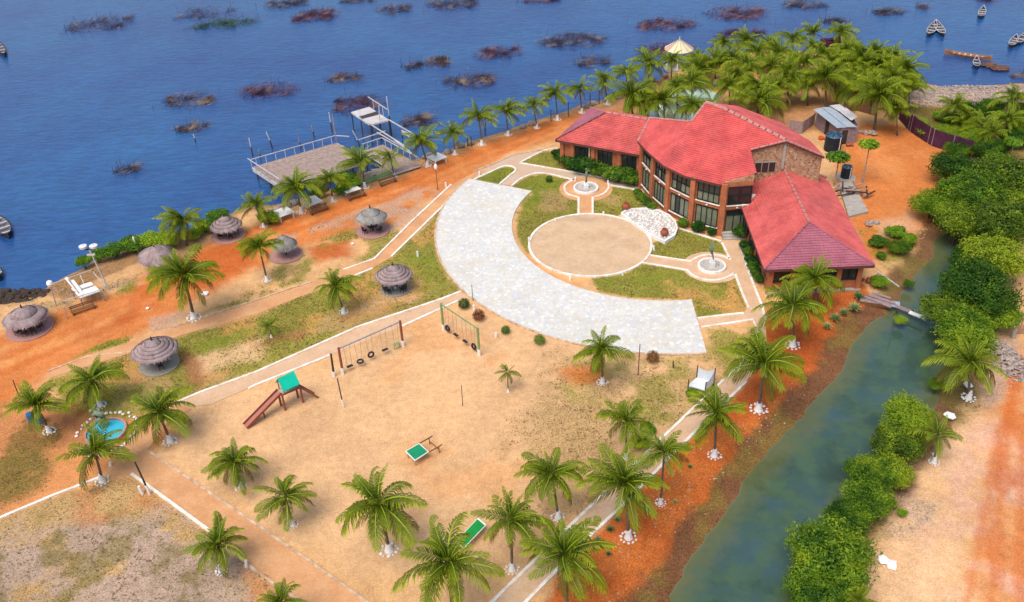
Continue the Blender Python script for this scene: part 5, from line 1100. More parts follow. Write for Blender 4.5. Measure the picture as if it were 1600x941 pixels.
# cream pavilion
b=G(1059,104); zr_=hgt((1059,104),76); T=thing('pavilion','cream and pink striped octagonal pavilion on white posts at the lake point','pavilion',b); r_=23*mpp(1059,104)
for j in range(12):
    a,a2=j*PI/6,(j+1)*PI/6; mb=MB(); v=[(r_*math.cos(a),r_*math.sin(a),zr_),(r_*math.cos(a2),r_*math.sin(a2),zr_),(0,0,zr_+1.5)]; mb.add(v+[(x,y,z-.1) for x,y,z in v],[(0,1,2),(5,4,3),(0,3,4,1)]); mb.build('roof_panel',M['pinkpanel' if j in(1,2,6,11) else 'cream'],T)
    mb=MB(); mb.beam((r_*math.cos(a),r_*math.sin(a),zr_+.03),(0,0,zr_+1.53),.07); mb.build('rib',M['concrete'],T)
for j in range(6): a=j*PI/3+.3; mb=MB(); mb.tube([(r_*.85*math.cos(a),r_*.85*math.sin(a),-.3),(r_*.85*math.cos(a),r_*.85*math.sin(a),zr_)],.09,6); mb.build('post',M['white'],T)
mb=MB(); mb.tube([(0,0,zr_+1.4),(0,0,zr_+1.9)],.08,6); mb.build('finial',M['cream'],T); mb=MB(); mb.lathe([(.01,.1),(r_*.95,.1),(r_*.95,-.4)],16); mb.build('floor',M['concrete'],T)
# white tables and benches by the lake
rz=math.atan2(*(lambda v:(v.y,v.x))(G(600,300)-G(450,350)))
TB=thing('white_table','square white table leftmost of the row by the deck','table',G(444,340),rz+.1,'square white tables along the shore')
for i in range(5): mb=MB(); mb.box((-.8+.4*i,0,.78),(.38,2.0,.06)); mb.build('board',M['white'],TB)
for sx in (-1,1):
    for sy in (-1,1): mb=MB(); mb.box((sx*.85,sy*.85,.37),(.11,.11,.74)); mb.build('leg',M['white'],TB)
    mb=MB(); mb.box((sx*.85,0,.3),(.07,1.6,.08)); mb.build('stretcher',M['white'],TB)
for px,py,lab in [(489,323,'second square white table from the left, beside a wooden bench'),(549,304,'third square white table from the left, near the green planks'),(683,254,'square white table farthest right, right of the boardwalk')]: clone(TB,G(px,py),rz+.1,lab)
BN=thing('wooden_bench','brown wooden bench in front of the second white table','bench',G(499,332),rz,'wooden benches on the lakeside')
for i in range(3): mb=MB(); mb.box((0,-.16+.16*i,.45),(2.4,.13,.05)); mb.build('seat_slat',M['brownwood'],BN)
for i in range(2): mb=MB(); mb.box((0,.28+.03*i,.66+.17*i),(2.4,.05,.12)); mb.build('back_slat',M['brownwood'],BN)
for s in (-1,1): mb=MB(); mb.box((s*1.05,0,.22),(.1,.5,.44)); mb.box((s*1.05,.27,.5),(.1,.08,.7)); mb.build('leg',M['brownwood'],BN)
clone(BN,G(558,310),rz,'brown wooden bench in front of the third white table'); clone(BN,G(607,288),rz,'brown wooden bench at the end of the green planks'); clone(BN,G(131,487),rz,'dark bench in front of the wrecked white platform at the lower left shore'); 
T=thing('plank_stack','long pale green planks lying behind the lakeside palm','planks',G(580,285),rz)
for i in range(4): mb=MB(); mb.box((.3*i,.35*i,.15),(9-.5*i,.2,.12),.05*i-.06); mb.build('plank',M['greenpaint'],T)
# rocks on the shore
for i,(px,py,r) in enumerate([(438,328,.8),(449,323,.9),(458,319,.8),(426,332,.7),(533,306,.6),(570,277,.9),(580,274,.8),(590,270,.8),(600,266,.7),(665,246,.6),(673,243,.7),(700,238,.6),(720,228,.6),(735,224,.6),(817,199,.6),(830,194,.6),(918,167,.8),(925,163,.7),(950,157,.7),(966,152,.7),(985,140,.6),(1020,125,.6),(1040,118,.6)]):
    mb=MB(); p=G(px,py,0); mb.rock((p.x,p.y,.05),r,.7); tag(mb.build('shore_rock',M['rock']),['pale boulder below the deck left corner','pale boulder under the wide low palm','boulder right under the wide low palm','boulder beside the bushy deck corner palm','boulder by the deck front shrubs','boulder behind the green planks, first','boulder behind the green planks, second','boulder behind the green planks, third','boulder at the boardwalk foot','boulder left of the rightmost white table','boulder above the rightmost white table','boulder on the shore right of the rightmost white table','boulder by the dark stakes, left','boulder by the dark stakes, right','boulder on the shore before the left wing, first','boulder on the shore before the left wing, second','boulder behind the left wing hip, first','boulder behind the left wing hip, second','boulder behind the left wing ridge, first','boulder behind the left wing ridge, second','boulder on the shore left of the pavilion','boulder on the shore below the pavilion','boulder nearest the pavilion floor'][i],'rock','boulders along the lake shore')
# ------------------------------------------------------------------ lamps and poles
def post(base,top,label,name='post',r=.06,m='darkwood',white=0,cat='post',globe=None,group=None,m2='white'):
    b=G(*base); h=hgt(base,top[1]); T=thing(name,label,cat,b,0,group); dx=G(top[0],top[1],h).x-b.x; dx=max(-.12*h,min(.12*h,dx)); f_=lambda t:(dx*t,0,h*t)
    mb=MB(); mb.tube([f_(white),f_(1)],[r,r*.8],8); mb.build('shaft',M[m],T)
    if white: mb=MB(); mb.tube([f_(0),f_(white)],r*1.35,8); mb.build('painted_foot',M[m2],T)
    if globe: mb=MB(); mb.lathe([(.02,-.35),(globe*.8,-.15),(globe,.1),(globe*.75,.35),(.02,.45)],12,(dx,0,h+.2)); mb.build('globe',M['white'],T)
    return T,h,dx
T,h,dx=post((170,453),(132,390),'tall white floodlight mast with twin lamps at the lower left shore','floodlight_mast',.09,'paleboard',cat='light mast')
for s in (-1,1): mb=MB(); mb.lathe([(.05,-.3),(.38,-.1),(.42,.15),(.05,.25)],12,(dx+s*.55,0,h+.35)); mb.build('lamp_head',M['cloth'],T)
mb=MB(); mb.beam((dx-.55,0,h+.05),(dx+.55,0,h+.05),.1); mb.build('cross_arm',M['blackmetal'],T); mb=MB(); mb.box((dx,0,h-.6),(.8,.3,.12)); mb.build('bracket',M['paleboard'],T)
post((88,478),(79,447),'grey lamp post with a single white globe at the lower left shore','lamp_post',.06,'greymetal',cat='lamp post',globe=.34)
post((684,297),(681,264),'thin lamp post beside the road above the main walkway','lamp_post',.06,'brownwood',cat='lamp post',globe=.22)
post((217,396),(210,377),'short white lamp post among the lake shrubs','lamp_post',.04,'paleboard',cat='lamp post',globe=.12)
post((139,566),(100,500),'x') if False else None
post((234,772),(211,722),'dark leaning lamp post with white foot by the lower walkway','lamp_post',.08,'darkwood',.28,'lamp post')[0]
T,h,dx=None,None,None
post((105,498),(103,480),'thin post right of the leftmost parasol','post',.05,'greymetal'); post((28,615),(20,594),'thin post in the lower left red earth','post',.05,'darkwood')
post((223,772),(214,760),'short white bollard beside the leaning lamp post','bollard',.13,'white',cat='bollard',group='white bollards')
post((522,588),(517,553),'dark lone post with white foot left of the first swing','post',.11,'darkwood',.22); post((537,637),(527,591),'tall thin pole with white foot below the first swing','post',.06,'darkwood',.28)
post((723,634),(721,602),'thin bare pole in the playground','post',.035,'darkwood'); post((997,586),(1000,538),'thin brown pole below the lower arc edge','post',.05,'brownwood'); post((1052,575),(1052,564),'short dark stump right of the reddish bush','post',.06,'darkwood'); post((739,470),(737,445),'thin green pole at the arc edge','post',.05,'greenpaint'); post((1205,590),(1206,570),'x1') if False else None
for b_,t_,lab in [((868,345),(868,341),'white bollard at the top left of the round plaza'),((827,380),(826,371),'white bollard at the left of the round plaza'),((891,438),(891,432),'white bollard at the lower left of the round plaza'),((973,430),(973,424),'white bollard at the lower right of the round plaza'),((1022,391),(1021,384),'white bollard at the right of the round plaza'),((943,336),(943,331),'white bollard at the top of the round plaza'),((899,283),(899,277),'white bollard at the left mouth of the first statue ring'),((950,287),(950,282),'white bollard at the right mouth of the first statue ring'),((653,401),(652,393),'white bollard on the lawn left of the arc'),((775,527),(775,520),'white bollard near the clipped bushes'),((749,274),(749,268),'white bollard at the kerb above the arc'),((697,292),(696,285),'white bollard beside the lamp post on the road'),((385,886),(385,876),'white bollard right of the bottom left palm'),((741,485),(740,477),'white bollard between green and reddish clipped bushes'),((173,728),(172,722),'white bollard right of the palm below the pool')]:
    post(b_,t_,lab,'bollard',.13,'white',cat='bollard',group='white bollards')
# ------------------------------------------------------------------ wrecked white platform
b=G(138,462); T=thing('wrecked_platform','collapsed white plank platform with leaning boards and rails on the lower left shore','platform',b)
L_=lambda px,py,z:(G(px,py,z)-b)
for i in range(7): 
    t=i/7; mb=MB(); a=lerp(L_(112,452,1.3),L_(126,467,1.2),t); c_=lerp(L_(143,442,1.3),L_(158,456,1.2),t); mb.beam(a,c_,.42,.06); mb.build('board',M['white' if i not in(2,) else 'greywood'],T)
for i in range(3): mb=MB(); a=L_(103+5*i,434+2*i,1.9); mb.beam(a,L_(121+4*i,456+2*i,1.3),.3,.05); mb.build('fallen_board',M['white' if i!=1 else 'greywood'],T)
for px,py,pz in [(112,452,1.3),(143,442,1.3),(126,467,1.2),(158,456,1.2)]: mb=MB(); v=L_(px,py,pz); mb.beam((v.x,v.y,-.2),v,.1); mb.build('leg',M['greywood'],T)
beams('rail_frame','thin pale pipe rails around the wrecked white platform',[((83,443,1.4),(143,422,1.4)),((98,471,1.4),(160,452,1.4)),((83,443,1.4),(83,443,0)),((143,422,1.4),(143,422,0)),((98,471,1.4),(98,471,0)),((160,452,1.4),(160,452,0)),((125,430,1.8),(143,470,.3)),((145,425,1.4),(165,448,.2))],'paleboard',.07,'railing')
# ------------------------------------------------------------------ swings
def swing(b0,t0,b1,t1,seats,label,m):
    A0=G(*b0); A1=G(*b1); h=(hgt(b0,t0[1])+hgt(b1,t1[1]))/2; T=thing('swing_set',label,'swing',A0); d=A1-A0; L=d.length; d=d/L; s=Vector((-d.y,d.x,0))
    for p in (Vector((0,0,0)),d*L): 
        mb=MB(); mb.tube([p+Vector((0,0,.7)),p+Vector((0,0,h+.12))],.12,8); mb.build('post',M[m],T); mb=MB(); mb.tube([p-Vector((0,0,.1)),p+Vector((0,0,.7))],.15,8); mb.build('painted_foot',M['white'],T)
    mb=MB(); mb.beam(Vector((0,0,h)),d*L+Vector((0,0,h)),.1,.1); mb.build('top_beam',M['greymetal' if m=='redwood' else m],T)
    for u,kind,hz in seats:
        c0=d*(L*u)
        for e in (-.28,.28): mb=MB(); mb.tube([c0+d*e*1.1+Vector((0,0,h)),c0+d*e*.8+Vector((0,0,hz+(.35 if kind=='tyre' else .05)))],.018,4); mb.build('chain',M['greymetal'],T)
        if kind=='seat': mb=MB(); mb.box((c0.x,c0.y,hz),(.6,.28,.06),math.atan2(d.y,d.x)); mb.build('swing_seat',M['rubber'],T)
        elif kind=='box':
            mb=MB(); mb.box((c0.x,c0.y,hz),(.6,.35,.06),math.atan2(d.y,d.x))
            for e in (-.3,.3): mb.beam(c0+d*e+Vector((0,0,hz)),c0+d*e+s*.05+Vector((0,0,.1)),.06)
            mb.build('swing_seat',M['greenpaint'],T)
        else:
            mb=MB(); n,k=16,7; vs=[]
            for i in range(n):
                a=2*PI*i/n
                for j in range(k):
                    e=2*PI*j/k; rr_=.27+.09*math.cos(e)
                    if kind=='tyre': v=c0+d*(rr_*math.cos(a))+Vector((0,0,hz+.1+rr_*math.sin(a)))+s*(.11*math.sin(e))
                    else: v=c0+d*(rr_*math.cos(a))+s*(rr_*math.sin(a))+Vector((0,0,hz+.1*math.sin(e)))
                    vs.append(v)
            mb.add(vs,[(i*k+j,((i+1)%n)*k+j,((i+1)%n)*k+(j+1)%k,i*k+(j+1)%k) for i in range(n) for j in range(k)]); mb.build('tyre',M['rubber'],T,True)
swing((536,584),(530,545),(630,541),(625,503),[(.12,'seat',.5),(.29,'flat',.5),(.47,'tyre',.6),(.70,'seat',.55),(.90,'box',.6)],'long swing set with red brown posts and five hanging seats and tyres','redwood')
swing((693,516),(688,476),(749,555),(744,513),[(.13,'tyre',.5),(.36,'seat',.5),(.62,'seat',.5),(.86,'tyre',.5)],'swing set with pale green posts near the paved arc','greenpaint')
# ------------------------------------------------------------------ slide tower
b=G(457,631); T=thing('slide_tower','red brown wooden slide tower with a turquoise roof','slide',b); L_=lambda px,py,z:(G(px,py,z)-b); PZ=1.75
c4=[G(439.5,634)-b,G(446,641)-b,G(474,629)-b,G(466,621.5)-b]
for p in c4: mb=MB(); mb.beam(p,p+Vector((0,0,PZ+.0)),.15); mb.build('post',M['redwood'],T)
for i in range(4): mb=MB(); mb.beam(c4[i]+Vector((0,0,PZ)),c4[(i+1)%4]+Vector((0,0,PZ)),.14); mb.build('platform_beam',M['redwood'],T)
mb=MB(); mb.add([p+Vector((0,0,PZ+.08)) for p in c4]+[p+Vector((0,0,PZ+.02)) for p in c4],[(0,1,2,3),(7,6,5,4)]); mb.build('platform',M['concrete'],T)
ex=(c4[3]-c4[0]).normalized(); ey=(c4[1]-c4[0]).normalized(); mid=(c4[0]+c4[1]+c4[2]+c4[3])/4
for s in (-1,1):
    for s2 in (-1,1): p=mid+ex*s*.65+ey*s2*.5; mb=MB(); mb.beam(p+Vector((0,0,PZ)),p+Vector((0,0,PZ+.85)),.08); mb.build('roof_post',M['redwood'],T)
rg=[mid-ex*.8+Vector((0,0,PZ+1.6)),mid+ex*.8+Vector((0,0,PZ+1.6))]
for s in (-1,1):
    lo=[mid-ex*.8+ey*s*.8+Vector((0,0,PZ+.65)),mid+ex*.8+ey*s*.8+Vector((0,0,PZ+.65))]; v=[rg[0],rg[1],lo[1],lo[0]]; mb=MB(); mb.add(v+[q-Vector((0,0,.06)) for q in v],[(0,1,2,3),(7,6,5,4),(0,4,5,1),(1,5,6,2),(2,6,7,3),(3,7,4,0)]); mb.build('roof_panel',M['teal'],T)
st=(c4[0]+c4[1])/2+Vector((0,0,PZ+.1)); en=L_(383.5,667,.08); dd=(en-st).normalized(); sv=Vector((-dd.y,dd.x,0)).normalized()*.33
mb=MB(); v=[st+sv,st-sv,en-sv,en+sv]; mb.add(v+[q-Vector((0,0,.06)) for q in v],[(0,1,2,3),(7,6,5,4)]); mb.build('slide_chute',M['pinkslide'] if 'pinkslide' in M else simple('pale_red_chute',(.42,.17,.13),.5,.2,3),T)
for s in (-1,1): mb=MB(); mb.beam(st+sv*s*1.05+Vector((0,0,.08)),en+sv*s*1.05+Vector((0,0,.08)),.08,.22); mb.build('slide_side',M['redwood'],T)
q=lerp(st,en,.5); mb=MB(); mb.beam((q.x,q.y,0),q,.1); mb.build('slide_leg',M['redwood'],T)
st=(c4[2]+c4[3])/2+Vector((0,0,PZ)); en=L_(494,618,.05)
en2=st+(en-st); 
for s in (-1,1): sv=ey*.4*s; mb=MB(); mb.beam(st+sv,en2+sv,.08,.14); mb.build('ladder_rail',M['redwood'],T)
for i in range(6): p=lerp(st,en2,(i+.7)/6.6); mb=MB(); mb.beam(p-ey*.4,p+ey*.4,.09,.05); mb.build('rung',M['redwood'],T)
# ------------------------------------------------------------------ green tables
def quadbox(mb,P,th): mb.add(list(P)+[p-Vector((0,0,th)) for p in P],[(0,1,2,3),(7,6,5,4),(0,4,5,1),(1,5,6,2),(2,6,7,3),(3,7,4,0)]); return mb
def gtable(pts,z,label,top,extra):
    P=[G(x,y,z) for x,y in pts]; c0=sum(P,Vector())/4; O=Vector((c0.x,c0.y,0)); T=thing('table_tennis_table',label,'game table',O); P=[p-O for p in P]; cc=sum(P,Vector())/4
    quadbox(MB(),P,.05).build('white_border',M['white'],T); quadbox(MB(),[cc+(p-cc)*.9+Vector((0,0,.008)) for p in P],.03).build('tabletop',M[top],T)
    for p in P: q=cc+(p-cc)*.8; mb=MB(); mb.beam((q.x,q.y,0),(q.x,q.y,z-.05),.07); mb.build('leg',M['greenpaint'],T)
    return T,O,P
T,O,P=gtable([(633,705),(648,720),(670,706),(655,692.5)],.76,'square green table with white edge and bare frame in the playground','tablegreen',1)
d=(P[3]-P[0]).normalized()
for a_ in (P[3],P[2]): mb=MB(); mb.beam(a_-Vector((0,0,.05)),a_+d*1.35-Vector((0,0,.05)),.08); mb.build('frame_rail',M['brownwood'],T); mb=MB(); q=a_+d*1.0; mb.beam((q.x,q.y,0),q-Vector((0,0,.05)),.07); mb.build('leg',M['brownwood'],T)
mb=MB(); mb.beam(P[3]+d*1-Vector((0,0,.4)),P[2]+d*1-Vector((0,0,.4)),.06); mb.build('cross_rail',M['brownwood'],T)
gtable([(712,846),(724.5,857),(760,820),(747,809)],.76,'long bright green table with white edge under palm fronds','tablegreen2',0)
# ------------------------------------------------------------------ small blue pool
b=G(166,677); rp_=31*mpp(166,677); T=thing('ornamental_pool','small round turquoise pool with pink rim on the lower left','pool',b)
mb=MB(); mb.lathe([(.001,.12),(rp_*.92,.12)],40); mb.build('pool_water',M['pool'],T); mb=MB(); mb.lathe([(rp_*.9,.02),(rp_*.9,.3),(rp_,.32),(rp_*1.02,0)],40); mb.build('rim',M['pinkpave'],T)
mb=MB(); mb.tube([(-.5,.6,0),(-.5,.6,.9)],[.3,.2],8); mb.build('pedestal',M['pool'],T)
S=thing('fish_statue','green grey curled statue standing in the small turquoise pool','statue',(b.x-.5,b.y+.6,.9)); mb=MB(); mb.tube([(-.35,0,0),(.3,.1,.25),(.35,0,.7),(-.1,0,.95),(-.4,0,.7),(-.15,0,.45)],[.28,.33,.27,.25,.2,.1],8); mb.build('body',M['bronze'],S,True); mb=MB(); mb.add([(-.5,-.05,1.1),(-.1,0,.9),(-.2,.05,1.35)],[(0,1,2)]); mb.rock((-.45,0,1.15),.2,1); mb.build('tail',M['bronze'],S)
mb=MB(); rr=random.Random(12)
gs=[]
for i in range(34):
    a=-2.2+i*.165; q=rp_*1.42+rr.uniform(-.1,.1)*2; m2=MB(); m2.rock((b.x+math.cos(a)*q,b.y+math.sin(a)*q*1.08,.06),rr.uniform(.12,.24),.7,rr); gs.append(m2)
RT=thing('stone_border','broken ring of white stones around the small turquoise pool','stone border',b)
for m2 in gs: m2.v=[(x-b.x,y-b.y,z) for x,y,z in m2.v]; m2.build('stone',M['whitestone'],RT)
for i,(px,py) in enumerate([(50,657),(65,660)]):
    mb=MB(); p=G(px,py); mb.lathe([(.3,0),(.33,.4),(.3,.8),(.01,.82)],12,(p.x,p.y,0)); tag(mb.build('plastic_drum',M['blue']),['left','right'][i]+' blue drum behind the palm at the left edge','drum','blue drums')
# ------------------------------------------------------------------ statue rings
for Fp,lab,kind,rad in ((F1,'first statue ring nearer the left wing',0,1.55),(F2,'second statue ring nearer the right wing',1,1.5)):
    T=thing('planter_ring','white kerb ring filled with pebbles, '+lab,'planter',Fp); mb=MB(); mb.lathe([(rad-.22,.03),(rad-.2,.3),(rad,.3),(rad+.02,0)],36); mb.build('rim',M['white'],T)
    mb=MB(); rr=random.Random(kind); mb.lathe([(.001,.1),(rad-.2,.1)],24)
    for i in range(160): a=rr.uniform(0,6.3); q=(rad-.25)*rr.random()**.5; mb.rock((math.cos(a)*q,math.sin(a)*q,.13),.1,.6,rr)
    o=mb.build('pebbles',M['stone'],T); o['kind']='stuff'
    mb=MB(); mb.box((0,0,.4),(.6,.6,.6)); mb.box((0,0,.8),(.45,.45,.3)); mb.build('pedestal',M['white'],T)
    S=thing('figure_statue' if not kind else 'bird_statue',['slim pale green figure statue on the white pedestal nearer the left wing','spread winged bird statue on the white pedestal nearer the right wing'][kind],'statue',Fp+Vector((0,0,.95)))
    mb=MB()
    if not kind:
        mb.tube([(0,0,0),(.05,0,.5),(0,0,1.0),(.05,0,1.3),(.03,0,1.6)],[.14,.12,.2,.16,.07],8); mb.build('body',M['bronze'],S,True); mb=MB(); mb.rock((.04,0,1.75),.16,1.1); mb.build('head',M['bronze'],S); mb=MB(); mb.tube([(.1,0,1.35),(.35,.05,1.55),(.3,0,1.9)],[.07,.05,.04],6); mb.build('arm',M['bronze'],S)
    else:
        mb.tube([(.1,0,0),(.0,0,.5),(-.25,0,1.1),(-.35,0,1.5),(-.55,0,1.6)],[.06,.08,.17,.12,.04],8); mb.build('body',M['bronze'],S,True)
        for s in (-1,1): mb=MB(); mb.add([(-.2,0,1.1),(-.35+s*.1,s*.5,1.6),(-.2+s*.5,s*.95,1.75),(.1,s*.4,1.3)],[(0,1,2,3)]); mb.add([(-.2,0,1.06),(-.35+s*.1,s*.5,1.55),(-.2+s*.5,s*.95,1.7),(.1,s*.4,1.25)],[(3,2,1,0)]); mb.build('wing',M['bronze'],S)
# ------------------------------------------------------------------ pebble bed with pots
pts=[(970,333),(976,329),(990,326),(1010,325),(1030,328),(1046,336),(1056,346),(1059,357),(1055,368),(1039,378),(1015,366),(992,350)]; P=[G(x,y,.35) for x,y in pts]; c0=sum(P,Vector())/len(P); O=Vector((c0.x,c0.y,0)); T=thing('pebble_bed','teardrop shaped pebble bed with white wall in front of the glass facade','planter',O); n=len(P)
mb=MB(); vs=[]
for p in P:
    q=p-O; q2=Vector((q.x*.94,q.y*.94,q.z)); vs+=[(q.x,q.y,-.02),(q.x,q.y,.42),(q2.x,q2.y,.42),(q2.x,q2.y,.1)]
mb.add(vs,[(i*4+j,((i+1)%n)*4+j,((i+1)%n)*4+j+1,i*4+j+1) for i in range(n) for j in range(3)]); mb.build('wall',M['white'],T)
mb=MB(); mb.add([((p-O).x*.95,(p-O).y*.95,.3) for p in P],[tuple(range(n))]); mb.build('soil',M['stone'],T)
mb=MB(); rr=random.Random(4); X_=[p.x-O.x for p in P]; Y_=[p.y-O.y for p in P]; k=0
while k<900:
    x=rr.uniform(min(X_),max(X_)); y=rr.uniform(min(Y_),max(Y_))
    if sdist(np.array([x]),np.array([y]),list(zip(X_,Y_)))[0]>.25: mb.rock((x,y,.33),rr.uniform(.07,.14),.7,rr)
    k+=1
o=mb.build('pebbles',M['whitestone'],T); o['kind']='stuff'
for px,py,z,lab in [(978,327,.35,'round red clay pot at the top left corner of the pebble bed'),(1038,368,.35,'round red clay pot at the lower corner of the pebble bed')]:
    p=G(px,py,z); TT=thing('clay_pot',lab,'pot',p,0,'round clay pots on the pebble bed'); mb=MB(); mb.lathe([(.2,0),(.42,.2),(.48,.42),(.4,.65),(.24,.78)],18); mb.build('body',M['clay'],TT,True); mb=MB(); mb.lathe([(.22,.76),(.3,.8),(.28,.86),(.18,.84),(.16,.6)],18); mb.build('rim',M['clay'],TT)
for px,py in ((1025,343),(1038,338),(1027,345)): pass
# ------------------------------------------------------------------ white swing seat
b=G(1095,607); T=thing('garden_daybed','white cloth hung garden seat on four dark posts beside the east walkway','garden seat',b); cs=[(-1.45,-.2),(.2,-1.15),(1.4,.2),(-.3,1.1)]; cs=[Vector((q[0]*.82,q[1]*.82,0)) for q in cs]
for q,hh in zip(cs,(1.2,1.5,2.1,1.9)): mb=MB(); mb.beam(q,q+Vector((0,0,hh)),.08); mb.build('post',M['darkwood'],T)
quadbox(MB(),[q+Vector((0,0,.55)) for q in cs],.1).build('seat',M['cloth'],T)
for i,(z0_,z1_) in enumerate(((1.1,1.4),(1.45,2.0),(2.0,1.8))):
    a,c_=cs[i],cs[i+1]; mb=MB(); n=6; vs=[]
    for j in range(n+1): t=j/n; p=lerp(a,c_,t); zt=z0_+(z1_-z0_)*t-.35*math.sin(PI*t)*(1 if i!=0 else 2.2); vs+=[(p.x,p.y,.5),(p.x,p.y,max(.6,zt))]
    if i!=0: mb.add(vs,[(2*j,2*j+2,2*j+3,2*j+1) for j in range(n)]); mb.build('cloth_side',M['cloth'],T)
# ------------------------------------------------------------------ tanks, shack, fences, yard
def tank(base,w,hpx,label):
    p=G(*base); r=w*mpp(*base)/2; h=hgt(base,base[1]-hpx); T=thing('water_tank',label,'water tank',p,0,'black water tanks'); prof=[(r,0)]
    for i in range(7): z=h*.85*(i+1)/7; prof+=[(r,z-.08),(r*1.03,z-.05),(r*1.03,z),(r,z+.02)]
    mb=MB(); mb.lathe(prof,24); mb.build('body',M['tank'],T); mb=MB(); mb.lathe([(r*1.02,h*.86),(r*.85,h*.93),(r*.3,h*1.0),(r*.28,h*1.05),(.01,h*1.06)],24); mb.build('lid',M['tanktop'],T)
    for i in range(6): a=i*PI/3; mb=MB(); mb.beam((r*.3*math.cos(a),r*.3*math.sin(a),h*1.0),(r*.95*math.cos(a),r*.95*math.sin(a),h*.91),.12,.1); mb.build('lid_rib',M['tank'],T)
    mb=MB(); mb.tube([(r*.5,-r*.92,0),(r*.5,-r*.92,h*.9)],.05,5); mb.build('pipe',M['white'],T)
tank((1300,234),26,26,'large black water tank beside the tin roof shack'); tank((1321,277),16,19,'smaller black water tank on a round slab behind the stone gable')
mb=MB(); p=G(1321,277); mb.lathe([(.01,.02),(1.3,.02),(1.3,-.3)],20,(p.x,p.y,0)); tag(mb.build('tank_slab',M['concrete']),kind='structure')
b=G(1296,212); T=thing('tin_roof_shack','mauve board shack with sloping blue grey tin roof behind the building','shack',b); L_=lambda px,py,z:(G(px,py,z)-b); ZA,ZB=2.6,2.2
fl=[L_(1273,197,0),L_(1310,226,0),L_(1337,223,0),L_(1316,192,0)]
for i in range(4):
    a,c_=fl[i],fl[(i+1)%4]
    for k in range(9): mb=MB(); z=.14+.27*k; mb.beam(a+Vector((0,0,z)),c_+Vector((0,0,z)),.05,.25); mb.build('board',M['shackwood'],T)
a,c_=fl[0],fl[1]; d=(c_-a).normalized(); s=Vector((d.y,-d.x,0))*.08; q0_=a+d*(c_-a).length*.42; mb=MB(); quad=[q0_+s,q0_+d*.9+s,q0_+d*.9+s+Vector((0,0,2)),q0_+s+Vector((0,0,2))]; mb.add(quad,[(0,1,2,3)]); mb.build('doorway',M['mud'],T)
a,c_=fl[1],fl[2]; d=(c_-a).normalized(); s=Vector((d.y,-d.x,0))*.08; q0_=a+d*.2; mb=MB(); quad=[q0_+s,q0_+d*.8+s,q0_+d*.8+s+Vector((0,0,2)),q0_+s+Vector((0,0,2))]; mb.add(quad,[(0,1,2,3)]); mb.build('doorway',M['mud'],T)
for k,(pp,mm) in enumerate((([L_(1271,171,2.9),L_(1308,200,2.5),L_(1324,199,2.45),L_(1285,168,2.85)],'tin'),([L_(1284,168,2.9),L_(1323,199,2.5),L_(1339,199,2.4),L_(1300,168,2.8)],'tin'),([L_(1296,166,3.0),L_(1320,180,2.7),L_(1338,183,2.6),L_(1312,164,2.9)],'tinpale'),([L_(1312,176,2.8),L_(1330,190,2.65),L_(1340,184,2.6),L_(1322,170,2.8)],'tinpale'))):
    quadbox(MB(),[v+Vector((0,0,.05*k)) for v in pp],.04).build('tin_sheet',M[mm],T)
def panel_fence(pts,h,name,label,mat,postm,step=.5,bw=.46,group=None):
    P=[G(x,y) for x,y in pts]; T=thing(name,label,'fence',P[0],0,group); O=P[0]
    for a,c_ in zip(P[:-1],P[1:]):
        L=(c_-a).length; d=(c_-a)/L; n=max(1,int(L/step)); rz_=math.atan2(d.y,d.x)
        for i in range(n): p=a+d*(L*(i+.5)/n)-O; mb=MB(); mb.box((p.x,p.y,h/2+R.uniform(-.04,.04)),(L/n*.94,.05,h),rz_); mb.build('board',M[mat],T)
        for i in range(0,n+1,5): p=a+d*(L*i/n)-O; mb=MB(); mb.beam((p.x,p.y,-.1),(p.x,p.y,h+.15),.1); mb.build('post',M[postm],T)
panel_fence([(1404,186),(1422,206),(1455,228),(1486,238),(1516,246)],2.3,'board_fence','dark purple board fence running down to the mangroves','fence','greywood',.7)
panel_fence([(1232,206),(1252,209),(1272,194)],1.7,'picket_fence','grey paling fence between the main roof and the shack','shackwood','greywood',.35)
panel_fence([(1316,176),(1338,173),(1368,181)],1.6,'picket_fence','brown paling fence behind the shack to the grove','brownwood','darkwood',.4)
mb=MB(); quadbox(mb,[G(1310,286,.3),G(1331,283,.3),G(1357,330,.3),G(1326,338,.3)],.5); tag(mb.build('concrete_slab',M['concrete']),'rough concrete slab beside the right wing roof','slab')
T=thing('timber_scraps','loose grey timbers and scrap on the slab beside the papaya','scrap',G(1335,296,.3)); rr=random.Random(8)
for i in range(16): a=rr.uniform(0,3.1); c_=Vector((rr.uniform(-2.0,1.6),rr.uniform(-2,1.4),rr.uniform(.05,.4))); d=Vector((math.cos(a),math.sin(a),rr.uniform(-.1,.1)))*rr.uniform(.6,1.5); mb=MB(); mb.beam(c_-d,c_+d,.16,.1); mb.build('timber',M['greywood' if i%3 else 'darkwood'],T)
for px,py,m_,r,nm,lab in [(1283,217,'orange',.5,'plastic_crate','orange plastic bundle left of the large water tank'),(1326,228,'clay',.45,'rag_heap','small red heap right of the shack'),(1357,443,'clay',.8,'clay_mound','big rounded red clay heap at the right wing corner'),(1343,206,'debris',.8,'scrap_heap','grey scrap heap behind the shack right wall'),(1360,210,'debris',.9,'scrap_heap','scrap heap under the great palm'),(1363,352,'debris',.7,'rubble_pile','pale rubble right of the right wing roof')]:
    p=G(px,py); mb=MB(); rr=random.Random(px)
    for i in range(9): mb.rock((p.x+rr.uniform(-r,r),p.y+rr.uniform(-r,r)*.7,rr.uniform(.05,.3)),r*rr.uniform(.25,.6),.8,rr)
    tag(mb.build(nm,M[m_]),lab,'heap')
